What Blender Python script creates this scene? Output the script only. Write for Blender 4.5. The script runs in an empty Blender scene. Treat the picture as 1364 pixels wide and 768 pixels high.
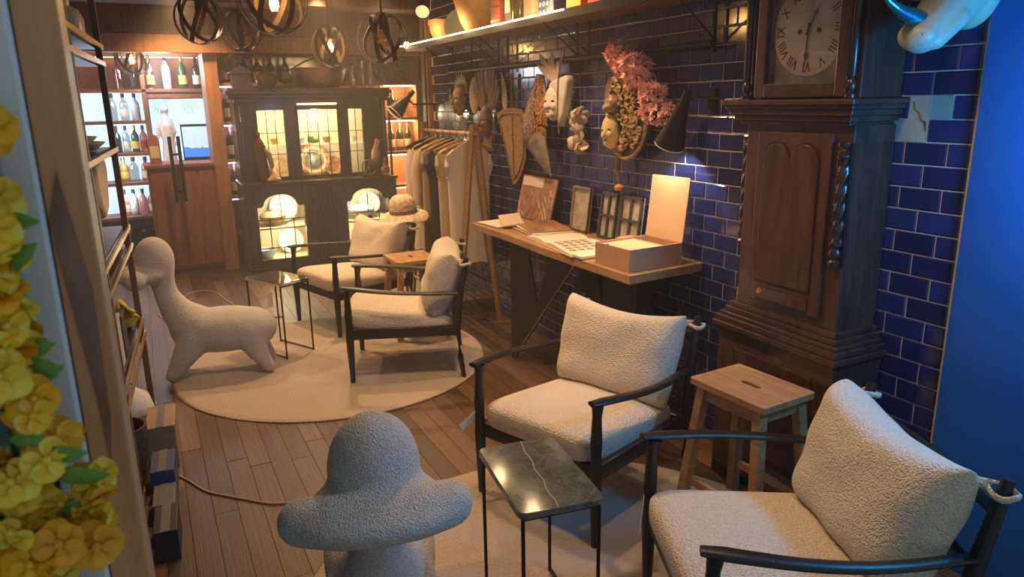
import bpy, bmesh, math, random
from mathutils import Vector, Matrix, noise
random.seed(7)
PI = math.pi
S = bpy.context.scene
COL = S.collection

# ------------------------------------------------------------------ camera
RIGHT = Vector((0.89240457, -0.45092819, 0.0))
FWD = Vector((0.43280504, 0.86581909, -0.25107191)).normalized()
cam_d = bpy.data.cameras.new('camera'); cam = bpy.data.objects.new('camera', cam_d); COL.objects.link(cam)
cr = Vector((0.89240457, -0.45092819, -0.01666867)); cr = (cr - cr.dot(FWD) * FWD).normalized()
cu = cr.cross(FWD).normalized()
cam.matrix_world = Matrix(((cr.x, cu.x, -FWD.x, 0), (cr.y, cu.y, -FWD.y, 0), (cr.z, cu.z, -FWD.z, 1.55), (0, 0, 0, 1)))
cam_d.sensor_width = 36; cam_d.lens = 964 / 1364 * 36; cam_d.clip_start = 0.02
cam_d.dof.use_dof = True; cam_d.dof.focus_distance = 2.7; cam_d.dof.aperture_fstop = 9.0
S.camera = cam

# ------------------------------------------------------------------ world, exposure
w = bpy.data.worlds.new('world'); S.world = w; w.use_nodes = True
bg = w.node_tree.nodes['Background']; bg.inputs[0].default_value = (0.56, 0.68, 0.74, 1); bg.inputs[1].default_value = 0.36
S.view_settings.view_transform = 'Standard'; S.view_settings.look = 'None'
S.view_settings.gamma = 1; S.view_settings.use_curve_mapping = False
S.view_settings.exposure = 0.08
S.cycles.use_denoising = True
S.cycles.max_bounces = 7; S.cycles.diffuse_bounces = 4; S.cycles.transparent_max_bounces = 12
S.cycles.sample_clamp_indirect = 6
S.cycles.caustics_reflective = False; S.cycles.caustics_refractive = False

WARM = (1.0, 0.62, 0.28); SOFT = (1.0, 0.59, 0.29); COOL = (0.62, 0.80, 1.0)
def light(name, kind, loc, energy, color, size=0.05, rot=None, **kw):
    d = bpy.data.lights.new(name, kind); d.energy = energy; d.color = color
    if kind in ('POINT', 'SPOT'): d.shadow_soft_size = size
    if kind == 'AREA': d.size = size
    for k, v in kw.items(): setattr(d, k, v)
    o = bpy.data.objects.new(name, d); o.location = loc
    if rot is not None:
        o.rotation_euler = (Vector(rot) - Vector(loc)).to_track_quat('-Z', 'Y').to_euler()
    COL.objects.link(o); return o
# ceiling downlights of the room (their housings are built with the ceiling)
DOWN = [(1.35, 2.55, (1.45, 2.25, 0.4), 72), (0.65, 3.0, (0.7, 3.3, 0.0), 66), (1.3, 1.35, (1.5, 1.3, 0.4), 38),
        (1.2, 5.0, (1.2, 4.6, 0.3), 130), (1.7, 3.5, (2.15, 3.4, 1.1), 75), (0.35, 5.8, (0.4, 5.3, 0), 110), (1.45, 6.35, (1.45, 7.0, 1.0), 22), (0.40, 6.75, (0.40, 7.4, 0.6), 105), (1.75, 5.75, (1.8, 5.3, 0.9), 60)]
for (x, y, t, e) in DOWN:
    light('downlight_lamp', 'SPOT', (x, y, 2.36), e, SOFT, 0.06, t, spot_size=1.9, spot_blend=0.8)

# ------------------------------------------------------------------ materials
MATS = {}
def mat(name, col, rough=0.6, metal=0.0, bump=0.0, bscale=60, var=0.0, vscale=6, coat=0.0, emit=None, estr=0.0,
        rand=0.0, trans=0.0, sheen=0.0, alpha=1.0, stretch=(1, 1, 1), spec=0.5):
    m = bpy.data.materials.new(name); m.use_nodes = True; nt = m.node_tree; p = nt.nodes['Principled BSDF']
    p.inputs['Base Color'].default_value = (*col, 1); p.inputs['Roughness'].default_value = rough
    p.inputs['Metallic'].default_value = metal; p.inputs['Coat Weight'].default_value = coat
    p.inputs['Coat Roughness'].default_value = 0.12
    p.inputs['Specular IOR Level'].default_value = spec
    p.inputs['Transmission Weight'].default_value = trans; p.inputs['Sheen Weight'].default_value = sheen
    p.inputs['Alpha'].default_value = alpha
    if emit: p.inputs['Emission Color'].default_value = (*emit, 1); p.inputs['Emission Strength'].default_value = estr
    L = nt.links.new
    tc = nt.nodes.new('ShaderNodeTexCoord'); mp = nt.nodes.new('ShaderNodeMapping'); mp.inputs['Scale'].default_value = stretch
    L(tc.outputs['Object'], mp.inputs['Vector'])
    csock = None
    if var:
        n = nt.nodes.new('ShaderNodeTexNoise'); n.inputs['Scale'].default_value = vscale; n.inputs['Detail'].default_value = 5
        L(mp.outputs[0], n.inputs['Vector'])
        r = nt.nodes.new('ShaderNodeValToRGB')
        r.color_ramp.elements[0].position = 0.3; r.color_ramp.elements[1].position = 0.7
        r.color_ramp.elements[0].color = (*[c * (1 - var) for c in col], 1)
        r.color_ramp.elements[1].color = (*[min(1, c * (1 + var)) for c in col], 1)
        L(n.outputs['Fac'], r.inputs[0]); csock = r.outputs[0]
    if rand:
        oi = nt.nodes.new('ShaderNodeObjectInfo'); hs = nt.nodes.new('ShaderNodeHueSaturation')
        mr = nt.nodes.new('ShaderNodeMapRange'); mr.inputs['To Min'].default_value = 1 - rand; mr.inputs['To Max'].default_value = 1 + rand
        L(oi.outputs['Random'], mr.inputs['Value']); L(mr.outputs[0], hs.inputs['Value'])
        if csock: L(csock, hs.inputs['Color'])
        else: hs.inputs['Color'].default_value = (*col, 1)
        csock = hs.outputs[0]
    if csock: L(csock, p.inputs['Base Color'])
    if bump:
        n2 = nt.nodes.new('ShaderNodeTexNoise'); n2.inputs['Scale'].default_value = bscale; n2.inputs['Detail'].default_value = 3
        L(mp.outputs[0], n2.inputs['Vector'])
        b = nt.nodes.new('ShaderNodeBump'); b.inputs['Strength'].default_value = bump; b.inputs['Distance'].default_value = 0.01
        L(n2.outputs['Fac'], b.inputs['Height']); L(b.outputs[0], p.inputs['Normal'])
    MATS[name] = m; return m
def wood(name, c1, c2, rough=0.5, scale=6, stretch=(8, 8, 0.7), rand=0.0, coat=0.0, bump=0.1):
    m = mat(name, c1, rough, coat=coat); nt = m.node_tree; p = nt.nodes['Principled BSDF']; L = nt.links.new
    tc = nt.nodes.new('ShaderNodeTexCoord'); mp = nt.nodes.new('ShaderNodeMapping'); mp.inputs['Scale'].default_value = stretch
    oi = nt.nodes.new('ShaderNodeObjectInfo'); ad = nt.nodes.new('ShaderNodeVectorMath'); ad.operation = 'ADD'
    ml = nt.nodes.new('ShaderNodeVectorMath'); ml.operation = 'SCALE'; ml.inputs['Scale'].default_value = 17.0
    L(oi.outputs['Random'], ml.inputs[0]); L(tc.outputs['Object'], ad.inputs[0]); L(ml.outputs[0], ad.inputs[1])
    L(ad.outputs[0], mp.inputs['Vector'])
    n = nt.nodes.new('ShaderNodeTexNoise'); n.inputs['Scale'].default_value = scale; n.inputs['Detail'].default_value = 7
    n.inputs['Distortion'].default_value = 0.8
    L(mp.outputs[0], n.inputs['Vector'])
    r = nt.nodes.new('ShaderNodeValToRGB'); r.color_ramp.elements[0].position = 0.3; r.color_ramp.elements[1].position = 0.72
    r.color_ramp.elements[0].color = (*c1, 1); r.color_ramp.elements[1].color = (*c2, 1)
    L(n.outputs['Fac'], r.inputs[0]); cs = r.outputs[0]
    if rand:
        hs = nt.nodes.new('ShaderNodeHueSaturation'); mr = nt.nodes.new('ShaderNodeMapRange')
        mr.inputs['To Min'].default_value = 1 - rand; mr.inputs['To Max'].default_value = 1 + rand
        L(oi.outputs['Random'], mr.inputs['Value']); L(mr.outputs[0], hs.inputs['Value']); L(cs, hs.inputs['Color']); cs = hs.outputs[0]
    L(cs, p.inputs['Base Color'])
    b = nt.nodes.new('ShaderNodeBump'); b.inputs['Strength'].default_value = bump; b.inputs['Distance'].default_value = 0.004
    L(n.outputs['Fac'], b.inputs['Height']); L(b.outputs[0], p.inputs['Normal'])
    return m
def glow(name, col, strength):
    m = bpy.data.materials.new(name); m.use_nodes = True; nt = m.node_tree
    p = nt.nodes['Principled BSDF']; p.inputs['Base Color'].default_value = (*col, 1)
    p.inputs['Emission Color'].default_value = (*col, 1); p.inputs['Emission Strength'].default_value = strength
    MATS[name] = m; return m
def clear_glass(name, tint=(0.95, 0.97, 1.0), refl=0.08, rough=0.02):
    m = bpy.data.materials.new(name); m.use_nodes = True; nt = m.node_tree; nt.nodes.clear(); L = nt.links.new
    o = nt.nodes.new('ShaderNodeOutputMaterial'); mx = nt.nodes.new('ShaderNodeMixShader'); mx.inputs[0].default_value = refl
    t = nt.nodes.new('ShaderNodeBsdfTransparent'); t.inputs[0].default_value = (*tint, 1)
    g = nt.nodes.new('ShaderNodeBsdfGlossy'); g.inputs['Roughness'].default_value = rough
    L(t.outputs[0], mx.inputs[1]); L(g.outputs[0], mx.inputs[2]); L(mx.outputs[0], o.inputs[0]); MATS[name] = m; return m
def bare_glass(name, tint=(0.96, 0.97, 0.97)):
    m = bpy.data.materials.new(name); m.use_nodes = True; nt = m.node_tree; nt.nodes.clear()
    o = nt.nodes.new('ShaderNodeOutputMaterial'); t = nt.nodes.new('ShaderNodeBsdfTransparent'); t.inputs[0].default_value = (*tint, 1)
    nt.links.new(t.outputs[0], o.inputs[0]); MATS[name] = m; return m
def boucle(name, col, scale=170, strength=0.9):
    m = mat(name, col, 0.95, sheen=0.25, spec=0.15); nt = m.node_tree; p = nt.nodes['Principled BSDF']; L = nt.links.new
    tc = nt.nodes.new('ShaderNodeTexCoord')
    v = nt.nodes.new('ShaderNodeTexVoronoi'); v.inputs['Scale'].default_value = scale; v.feature = 'SMOOTH_F1'
    n = nt.nodes.new('ShaderNodeTexNoise'); n.inputs['Scale'].default_value = scale * 0.5; n.inputs['Detail'].default_value = 3
    L(tc.outputs['Object'], v.inputs['Vector']); L(tc.outputs['Object'], n.inputs['Vector'])
    a = nt.nodes.new('ShaderNodeMath'); a.operation = 'SUBTRACT'; L(n.outputs['Fac'], a.inputs[0]); L(v.outputs['Distance'], a.inputs[1])
    b = nt.nodes.new('ShaderNodeBump'); b.inputs['Strength'].default_value = strength; b.inputs['Distance'].default_value = 0.006
    L(a.outputs[0], b.inputs['Height']); L(b.outputs[0], p.inputs['Normal']); return m

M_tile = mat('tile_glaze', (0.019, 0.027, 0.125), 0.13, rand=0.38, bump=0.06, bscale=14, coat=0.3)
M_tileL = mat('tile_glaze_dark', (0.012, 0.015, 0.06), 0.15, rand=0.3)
M_grout = mat('grout', (0.70, 0.60, 0.52), 0.9, bump=0.2, bscale=80)
M_plaster = mat('plaster', (0.42, 0.42, 0.38), 0.9, bump=0.3, bscale=25, var=0.12, vscale=12)
M_plank = wood('plank_oak', (0.052, 0.025, 0.012), (0.165, 0.084, 0.038), 0.46, 3.0, (9, 0.8, 9), rand=0.45, bump=0.25)
M_sub = mat('plank_joint', (0.03, 0.018, 0.01), 0.9)
M_ceil = mat('ceiling_paint', (0.20, 0.15, 0.10), 0.8, var=0.15, vscale=2)
M_dkwood = wood('dark_oak', (0.022, 0.013, 0.009), (0.060, 0.036, 0.022), 0.35, 5, rand=0.1, coat=0.15)
M_clock = wood('mahogany', (0.042, 0.018, 0.013), (0.098, 0.044, 0.031), 0.30, 4, (6, 6, 0.8), coat=0.35)
M_clockd = wood('mahogany_deep', (0.022, 0.010, 0.009), (0.05, 0.022, 0.017), 0.28, 4, (6, 6, 0.8), coat=0.3)
M_black = mat('black_ash', (0.014, 0.012, 0.011), 0.38, bump=0.08, bscale=40, stretch=(6, 6, 1))
M_iron = mat('black_iron', (0.018, 0.016, 0.016), 0.45, 0.6)
M_panelblk = mat('blackened_steel', (0.014, 0.013, 0.015), 0.55)
M_orwood = wood('honey_wood', (0.30, 0.125, 0.045), (0.50, 0.24, 0.095), 0.5, 4, (7, 7, 0.8), rand=0.15)
M_rdwood = wood('red_wood', (0.22, 0.075, 0.036), (0.34, 0.13, 0.060), 0.5, 3, (7, 7, 0.7), rand=0.1)
M_brwood = wood('brown_wood', (0.105, 0.050, 0.028), (0.19, 0.095, 0.055), 0.5, 4, (7, 7, 0.7), rand=0.1)
M_stool = wood('stool_oak', (0.29, 0.155, 0.066), (0.45, 0.265, 0.122), 0.5, 5, (8, 1.0, 8), rand=0.08)
M_desk = wood('slab_wood', (0.30, 0.16, 0.07), (0.46, 0.27, 0.13), 0.45, 4, (7, 0.7, 7))
M_paper = mat('paper', (0.78, 0.68, 0.54), 0.7, var=0.05, vscale=8)
M_kraft = mat('pale_card', (0.74, 0.50, 0.30), 0.6, var=0.05, vscale=4)
M_kraftd = mat('box_card', (0.50, 0.30, 0.19), 0.6)
M_cush = boucle('cream_boucle', (0.74, 0.64, 0.50), 230, 1.0)
M_linen = boucle('cream_linen', (0.70, 0.62, 0.52), 240, 0.4)
M_creat = boucle('white_boucle', (0.66, 0.63, 0.58), 320, 1.0)
M_rug = boucle('rug_pile', (0.52, 0.42, 0.33), 260, 0.9)
M_rugd = mat('rug_edge', (0.16, 0.11, 0.08), 0.9, bump=0.4, bscale=120)
M_brass = mat('brass', (0.62, 0.42, 0.17), 0.32, 1.0)
M_copper = mat('copper_pan', (0.46, 0.34, 0.25), 0.36, 1.0, var=0.25, vscale=9, bump=0.08, bscale=30)
M_steel = mat('steel', (0.5, 0.5, 0.5), 0.3, 1.0)
M_cream = mat('cream_gloss', (0.80, 0.76, 0.66), 0.25)
M_white = mat('white_glaze', (0.78, 0.77, 0.74), 0.22)
M_glass = bare_glass('thin_glass')
M_case = mat('cabinet_lining', (0.72, 0.62, 0.42), 0.7)
M_bulb = glow('filament_glow', (1.0, 0.55, 0.16), 30)
M_bulbg = clear_glass('bulb_glass', (1.0, 0.80, 0.52), 0.10)
M_led = glow('led_warm', (1.0, 0.70, 0.30), 9)
M_ledc = glow('led_cool', (0.72, 0.85, 1.0), 4)

# ------------------------------------------------------------------ mesh helpers
def new(): return bmesh.new()
def tf(loc=(0, 0, 0), rot=(0, 0, 0), sc=(1, 1, 1)):
    from mathutils import Euler
    return Matrix.LocRotScale(Vector(loc), Euler(rot), Vector(sc))
def box(bm, c, s, rot=(0, 0, 0), bev=0.0):
    r = bmesh.ops.create_cube(bm, size=1, matrix=tf(c, rot, s))
    if bev:
        es = list({e for v in r['verts'] for e in v.link_edges})
        bmesh.ops.bevel(bm, geom=es, offset=bev, segments=2, affect='EDGES', profile=0.6)
    return bm
def cone(bm, p0, p1, r0, r1, n=14, caps=True):
    p0, p1 = Vector(p0), Vector(p1); d = p1 - p0
    q = d.to_track_quat('Z', 'Y').to_matrix().to_4x4(); q.translation = (p0 + p1) / 2
    bmesh.ops.create_cone(bm, cap_ends=caps, segments=n, radius1=r0, radius2=r1, depth=d.length, matrix=q); return bm
def ball(bm, c, r, sc=(1, 1, 1), n=16, rot=(0, 0, 0)):
    bmesh.ops.create_uvsphere(bm, u_segments=n, v_segments=max(6, n // 2 + 2), radius=r, matrix=tf(c, rot, sc)); return bm
def tube(bm, pts, r, n=8, flat=None, up=(0, 0, 1)):
    """swept tube; r number or list; flat=(a,b) gives an elliptical section a sideways and b along 'up'"""
    pts = [Vector(p) for p in pts]; N = len(pts); rings = []
    for i, p in enumerate(pts):
        t = (pts[min(i + 1, N - 1)] - pts[max(i - 1, 0)]).normalized()
        u = Vector(up) - Vector(up).dot(t) * t
        if u.length < 1e-3: u = Vector((1, 0, 0)) - Vector((1, 0, 0)).dot(t) * t
        u.normalize(); s = t.cross(u)
        rr = r[i] if isinstance(r, (list, tuple)) else r
        a, b = (flat[0] * rr, flat[1] * rr) if flat else (rr, rr)
        rings.append([bm.verts.new(p + s * (a * math.cos(2 * PI * k / n)) + u * (b * math.sin(2 * PI * k / n))) for k in range(n)])
    for i in range(N - 1):
        for k in range(n):
            bm.faces.new((rings[i][k], rings[i][(k + 1) % n], rings[i + 1][(k + 1) % n], rings[i + 1][k]))
    bm.faces.new(rings[0][::-1]); bm.faces.new(rings[-1]); return bm
def lathe(bm, prof, c=(0, 0, 0), n=24, close=False, M=None):
    c = Vector(c); rings = []
    for (r, z) in prof:
        if r < 1e-5: rings.append([bm.verts.new(c + Vector((0, 0, z)))])
        else: rings.append([bm.verts.new(c + Vector((r * math.cos(2 * PI * k / n), r * math.sin(2 * PI * k / n), z))) for k in range(n)])
    for a, b in zip(rings[:-1], rings[1:]):
        for k in range(n):
            vs = [a[k % len(a)], a[(k + 1) % n % len(a)], b[(k + 1) % n % len(b)], b[k % len(b)]]
            u = []
            for v in vs:
                if v not in u: u.append(v)
            if len(u) >= 3: bm.faces.new(u)
    if M is not None:
        for ring in rings:
            for v in ring: v.co = M @ v.co
    return bm
def prism(bm, poly, d0, d1, axis='y'):
    """extrude a 2D polygon along an axis: axis y -> (x,z), x -> (y,z), z -> (x,y)"""
    f = {'y': lambda a, b, d: (a, d, b), 'x': lambda a, b, d: (d, a, b), 'z': lambda a, b, d: (a, b, d)}[axis]
    v0 = [bm.verts.new(f(a, b, d0)) for a, b in poly]; v1 = [bm.verts.new(f(a, b, d1)) for a, b in poly]
    n = len(poly); bm.faces.new(v0); bm.faces.new(v1[::-1])
    for k in range(n): bm.faces.new((v0[k], v1[k], v1[(k + 1) % n], v0[(k + 1) % n]))
    return bm
def grid_surf(bm, nu, nv, fn):
    g = [[bm.verts.new(fn(i / (nu - 1), j / (nv - 1))) for j in range(nv)] for i in range(nu)]
    for i in range(nu - 1):
        for j in range(nv - 1): bm.faces.new((g[i][j], g[i + 1][j], g[i + 1][j + 1], g[i][j + 1]))
    return g
def closed_surf(bm, nu, nv, fn):
    g = [[bm.verts.new(fn(i / (nu - 1), 2 * PI * j / nv)) for j in range(nv)] for i in range(nu)]
    for i in range(nu - 1):
        for j in range(nv): bm.faces.new((g[i][j], g[i + 1][j], g[i + 1][(j + 1) % nv], g[i][(j + 1) % nv]))
    bm.faces.new(g[0]); bm.faces.new(g[-1][::-1]); return bm
def pillow(bm, w, d, h, p=5.0, e=0.45, n=22, seed=0, wob=0.006):
    """cushion centred at origin, w x d in plan, thickness h, pinched rim"""
    def th(u, v): return 0.5 * h * (max(0, 1 - abs(u) ** p) * max(0, 1 - abs(v) ** p)) ** e
    def side(sg):
        def fn(a, b):
            u, v = math.sin((a - .5) * PI), math.sin((b - .5) * PI)
            k = 1 - 0.035 * (u * u * v * v) * 0
            z = th(u, v) * sg
            x = u * w / 2 * (1 - 0.03 * (1 - v * v) * abs(u)); y = v * d / 2 * (1 - 0.03 * (1 - u * u) * abs(v))
            z += sg * wob * noise.noise(Vector((x * 9 + seed, y * 9, seed)))
            if abs(u) > .999 or abs(v) > .999: z = 0
            return (x * k, y * k, z)
        return fn
    grid_surf(bm, n, n, side(1)); g = grid_surf(bm, n, n, side(-1))
    for row in g:
        pass
    bmesh.ops.remove_doubles(bm, verts=bm.verts, dist=1e-5); bmesh.ops.recalc_face_normals(bm, faces=bm.faces); return bm
def supere(bm, w, d, h, e1=.28, e2=.50, nu=26, nv=64):
    def sp(v, e): return math.copysign(abs(v) ** e, v)
    rings = []
    for i in range(1, nu):
        a = -PI / 2 + PI * i / nu
        rings.append([bm.verts.new((w / 2 * sp(math.cos(a), e2) * sp(math.cos(b), e1), d / 2 * sp(math.cos(a), e2) * sp(math.sin(b), e1), h / 2 * sp(math.sin(a), e2))) for b in [2 * PI * k / nv for k in range(nv)]])
    for i in range(len(rings) - 1):
        for k in range(nv): bm.faces.new((rings[i][k], rings[i][(k + 1) % nv], rings[i + 1][(k + 1) % nv], rings[i + 1][k]))
    for ring, z in ((rings[0], -h / 2), (rings[-1], h / 2)):
        c = bm.verts.new((0, 0, z))
        for k in range(nv): bm.faces.new((ring[k], ring[(k + 1) % nv], c))
    return bm
def mk(name, bm, m, parent=None, smooth=True, loc=(0, 0, 0), rot=(0, 0, 0), angle=40, **tags):
    me = bpy.data.meshes.new(name); bmesh.ops.recalc_face_normals(bm, faces=bm.faces); bm.to_mesh(me); bm.free()
    if smooth:
        me.polygons.foreach_set('use_smooth', [True] * len(me.polygons)); me.set_sharp_from_angle(angle=math.radians(angle))
    o = bpy.data.objects.new(name, me); COL.objects.link(o); o.location = loc; o.rotation_euler = rot
    for mm in (m if isinstance(m, (list, tuple)) else [m]): me.materials.append(mm)
    if parent is not None: o.parent = parent
    for k, v in tags.items(): o[k] = v
    return o
def thing(name, label, cat, loc=(0, 0, 0), rz=0.0, group=None):
    o = bpy.data.objects.new(name, None); o.empty_display_size = 0.05; COL.objects.link(o); o.location = loc; o.rotation_euler = (0, 0, rz)
    o['label'] = label; o['category'] = cat
    if group: o['group'] = group
    return o
def tag(o, label, cat, group=None):
    o['label'] = label; o['category'] = cat
    if group: o['group'] = group
    return o
def struct(name, bm, m, **kw):
    o = mk(name, bm, m, **kw); o['kind'] = 'structure'; return o
def copy_tree(o, parent=None):
    c = o.copy(); COL.objects.link(c); c.parent = parent
    for ch in list(o.children): copy_tree(ch, c)
    return c
def share(name, me, parent, loc, rot=(0, 0, 0), sc=(1, 1, 1)):
    o = bpy.data.objects.new(name, me); COL.objects.link(o); o.parent = parent; o.location = loc; o.rotation_euler = rot; o.scale = sc; return o
def B(fn, *a, **k):
    bm = new(); fn(bm, *a, **k); return bm
def blob(name, m, parts, parent=None, voxel=0.012, it=12, **kw):
    """one continuous surface grown from overlapping balls and tapered limbs"""
    bm = new()
    for p in parts:
        if p[0] == 'e': ball(bm, p[1], 1.0, p[2], 20, p[3] if len(p) > 3 else (0, 0, 0))
        else:
            pts, rs = p[1], p[2]
            tube(bm, pts, rs, 14)
            for q, r in zip(pts, rs): ball(bm, q, r, n=14)
    o = mk(name, bm, m, parent, **kw)
    md = o.modifiers.new('remesh', 'REMESH'); md.mode = 'VOXEL'; md.voxel_size = voxel; md.use_smooth_shade = True
    sm = o.modifiers.new('smooth', 'SMOOTH'); sm.iterations = it; sm.factor = 0.5
    return o

# ================================================================== SETTING
W = 2.27
# ---- floor with planks
floor = struct('floor', B(box, (1.2, 4.6, -0.06), (4.4, 9.0, 0.10)), M_sub, smooth=False)
pm = B(box, (0, 0, 0), (1, 1, 1)); me = bpy.data.meshes.new('plank'); pm.to_mesh(me); pm.free(); me.materials.append(M_plank)
planks = []
for i in range(32):
    x = -0.50 + i * 0.0885; y = 0.75 + random.uniform(-0.7, 0)
    while y < 8.55:
        ln = random.uniform(0.85, 1.45); y1 = min(y + ln, 8.56); y0 = max(y, 0.75)
        if y1 - y0 > 0.05: planks.append((x, y0, y1))
        y = y1
for (x, y0, y1) in planks[:300]:
    share('plank', me, floor, (x, (y0 + y1) / 2, -0.0095 + random.uniform(-.0006, .0006)), (0, 0, 0), (0.0865, y1 - y0 - 0.003, 0.019))

# ---- right wall with individually laid tiles
TP, TH, G = 0.147, 0.0735, 0.0048
wall_r = struct('wall_right', B(box, (W + 0.06, 3.36, 1.23), (0.12, 5.28, 2.46)), M_grout, smooth=False)
def tile_pd(lw, lh, t=0.0045, b=0.004):
    v = []
    for (i, x) in ((0, 0.0), (0, -t + 0.0025), (b, -t)):
        for sy, sz in ((-1, -1), (1, -1), (1, 1), (-1, 1)): v.append((x, sy * (lw / 2 - i), sz * (lh / 2 - i)))
    f = [(8, 9, 10, 11)]
    for r in (0, 4):
        for k in range(4): f.append((r + k, r + (k + 1) % 4, r + 4 + (k + 1) % 4, r + 4 + k))
    return v, f
tv, tfc = tile_pd(TP - G, TH - G)
tme = bpy.data.meshes.new('tile'); tme.from_pydata(tv, [], tfc); tme.materials.append(M_tile)
tm2 = bpy.data.meshes.new('tile_cut'); a_, b_ = tile_pd(TP / 2 - G, TH - G); tm2.from_pydata(a_, [], b_); tm2.materials.append(M_tile)
tiles = []
for r in range(33):
    off = 1.45 if r % 2 == 0 else 1.3765
    k = 0
    while True:
        y0 = off + k * TP; k += 1
        if y0 > 5.90: break
        if y0 + TP < 1.365: continue
        if (r == 20 and abs(y0 - 1.45) < .01) or (r == 19 and abs(y0 - 1.5235) < .01): continue
        half = y0 < 1.37 and False
        tiles.append((y0 + TP / 2, (r + .5) * TH, half))
    if r % 2 == 0: tiles.append((1.45 - TP / 4, (r + .5) * TH, True))
def tkey(t):
    y, z, h = t
    d2 = W * W + y * y + (z - 1.55) ** 2
    p = Vector((W, y, z - 1.55)); c = p.dot(FWD); px = 682 + 964 * p.dot(cr) / c; py = 384 - 964 * p.dot(cu) / c
    if not (-10 < px < 1340 and -10 < py < 620): return 1e9
    if 1.70 < y < 2.33: return 1e6 + d2          # behind the clock
    if z < 0.75 and y < 2.6: return 1e5 + d2      # behind chairs and stool
    return d2 ** 1.5 / W
tiles.sort(key=tkey)
for (y, z, h) in tiles[:300]: share('tile', tm2 if h else tme, wall_r, (W, y, z), sc=(random.uniform(.85, 1.15), 1, 1))
vv, ff = [], []
for (y, z, h) in tiles[300:]:
    o_ = len(vv); src = a_ if h else tv
    vv += [(x + W, yy + y, zz + z) for x, yy, zz in src]; ff += [tuple(i + o_ for i in f) for f in tfc]
fm = bpy.data.meshes.new('tile_field'); fm.from_pydata(vv, [], ff); fm.materials.append(M_tile)
fo = bpy.data.objects.new('tile_field', fm); COL.objects.link(fo); fo.parent = wall_r; fo['kind'] = 'stuff'
# bare plaster where two tiles have come off, with a crack
bm = new(); box(bm, (W - 0.001, 1.5235, 20.5 * TH), (0.006, TP, TH)); box(bm, (W - 0.001, 1.597, 19.5 * TH), (0.006, TP, TH))
mk('plaster_patch', bm, M_plaster, wall_r, False)['label'] = 'bare grey plaster where two tiles are missing'
bm = new(); tube(bm, [(W - .0045, 1.58, 1.525), (W - .0045, 1.575, 1.50), (W - .0045, 1.555, 1.492), (W - .0045, 1.55, 1.468), (W - .0045, 1.535, 1.46), (W - .0045, 1.53, 1.43)], [.001, .002, .003, .0025, .003, .001], 6)
mk('crack', bm, M_clockd, wall_r)
# smooth blue painted wall between the tiles and the shop window
M_bluew = mat('blue_paint', (0.008, 0.10, 0.36), 0.55, var=0.08, vscale=3, bump=0.05, bscale=90)
struct('wall_front', B(box, (W + 0.055, 1.04, 1.23), (0.15, 0.64, 2.46)), M_bluew, smooth=False)
# corner post where the tiled wall ends
struct('trim_1', B(box, (W + 0.02, 6.04, 1.22), (0.16, 0.07, 2.44), bev=0.004), M_brwood, smooth=False)
struct('trim_2', B(box, (W - 0.02, 5.985, 1.22), (0.05, 0.022, 2.44), bev=0.003), M_orwood, smooth=False)
struct('wall_right_rear', B(box, (3.17, 7.4, 1.23), (0.12, 2.8, 2.46)), M_brwood, smooth=False)
struct('wall_right_return', B(box, (2.75, 6.09, 1.23), (0.8, 0.05, 2.46)), M_brwood, smooth=False)
struct('wall_back', B(box, (1.2, 8.66, 1.23), (4.2, 0.12, 2.46)), M_brwood, smooth=False)
wl = struct('wall_left', B(box, (-0.86, 4.65, 1.23), (0.12, 8.0, 2.46)), M_grout, smooth=False)
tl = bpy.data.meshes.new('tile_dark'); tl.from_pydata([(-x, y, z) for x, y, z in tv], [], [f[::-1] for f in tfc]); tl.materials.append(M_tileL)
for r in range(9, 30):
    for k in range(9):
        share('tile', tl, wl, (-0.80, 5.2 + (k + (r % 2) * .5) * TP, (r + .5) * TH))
ceil = struct('ceiling', B(box, (1.2, 4.65, 2.52), (4.4, 8.1, 0.12)), M_ceil, smooth=False)
for i, (y, z, d, h, m_) in enumerate(((6.55, 2.40, 0.30, 0.14, M_brwood), (7.36, 2.30, 0.10, 0.27, M_brwood), (7.35, 2.085, 0.13, 0.15, M_orwood))):
    struct('trim_%d' % (i + 3), B(box, (1.15, y, z), (3.9, d, h), bev=0.004), m_, smooth=False)
struct('ceiling_bar', B(box, (-0.1, 8.0, 2.17), (1.5, 1.16, 0.04)), mat('white_soffit', (0.7, 0.68, 0.72), 0.6), smooth=False)

# faint haze in the room air, thickest around the bar and cabinet
def haze(name, y0, y1, dens, label):
    hm = bpy.data.materials.new(name); hm.use_nodes = True; nt = hm.node_tree; nt.nodes.clear()
    o_ = nt.nodes.new('ShaderNodeOutputMaterial'); v_ = nt.nodes.new('ShaderNodeVolumeScatter'); v_.inputs['Density'].default_value = dens
    v_.inputs['Color'].default_value = (1, .94, .85, 1); v_.inputs['Anisotropy'].default_value = 0.3; nt.links.new(v_.outputs[0], o_.inputs['Volume'])
    h = mk(name, B(box, (1.05, (y0 + y1) / 2, 1.24), (3.7, y1 - y0, 2.42)), hm, None, False); h['kind'] = 'stuff'; h['label'] = label; h['category'] = 'haze'
haze('room_haze', 1.15, 4.9, 0.020, 'thin warm haze in the air between the armchairs')
haze('bar_haze', 4.905, 8.55, 0.031, 'warm haze in the air around the bar and display cabinet')
# downlight housings
for (x, y, t, e) in DOWN:
    o = thing('ceiling_downlight', 'small round recessed downlight in the dark ceiling', 'light', (x, y, 2.455), 0, 'ceiling downlights')
    bm = new(); lathe(bm, [(0.055, -0.02), (0.062, -0.012), (0.062, 0.004), (0.045, 0.004), (0.045, -0.02)]); mk('rim', bm, M_iron, o)

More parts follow.
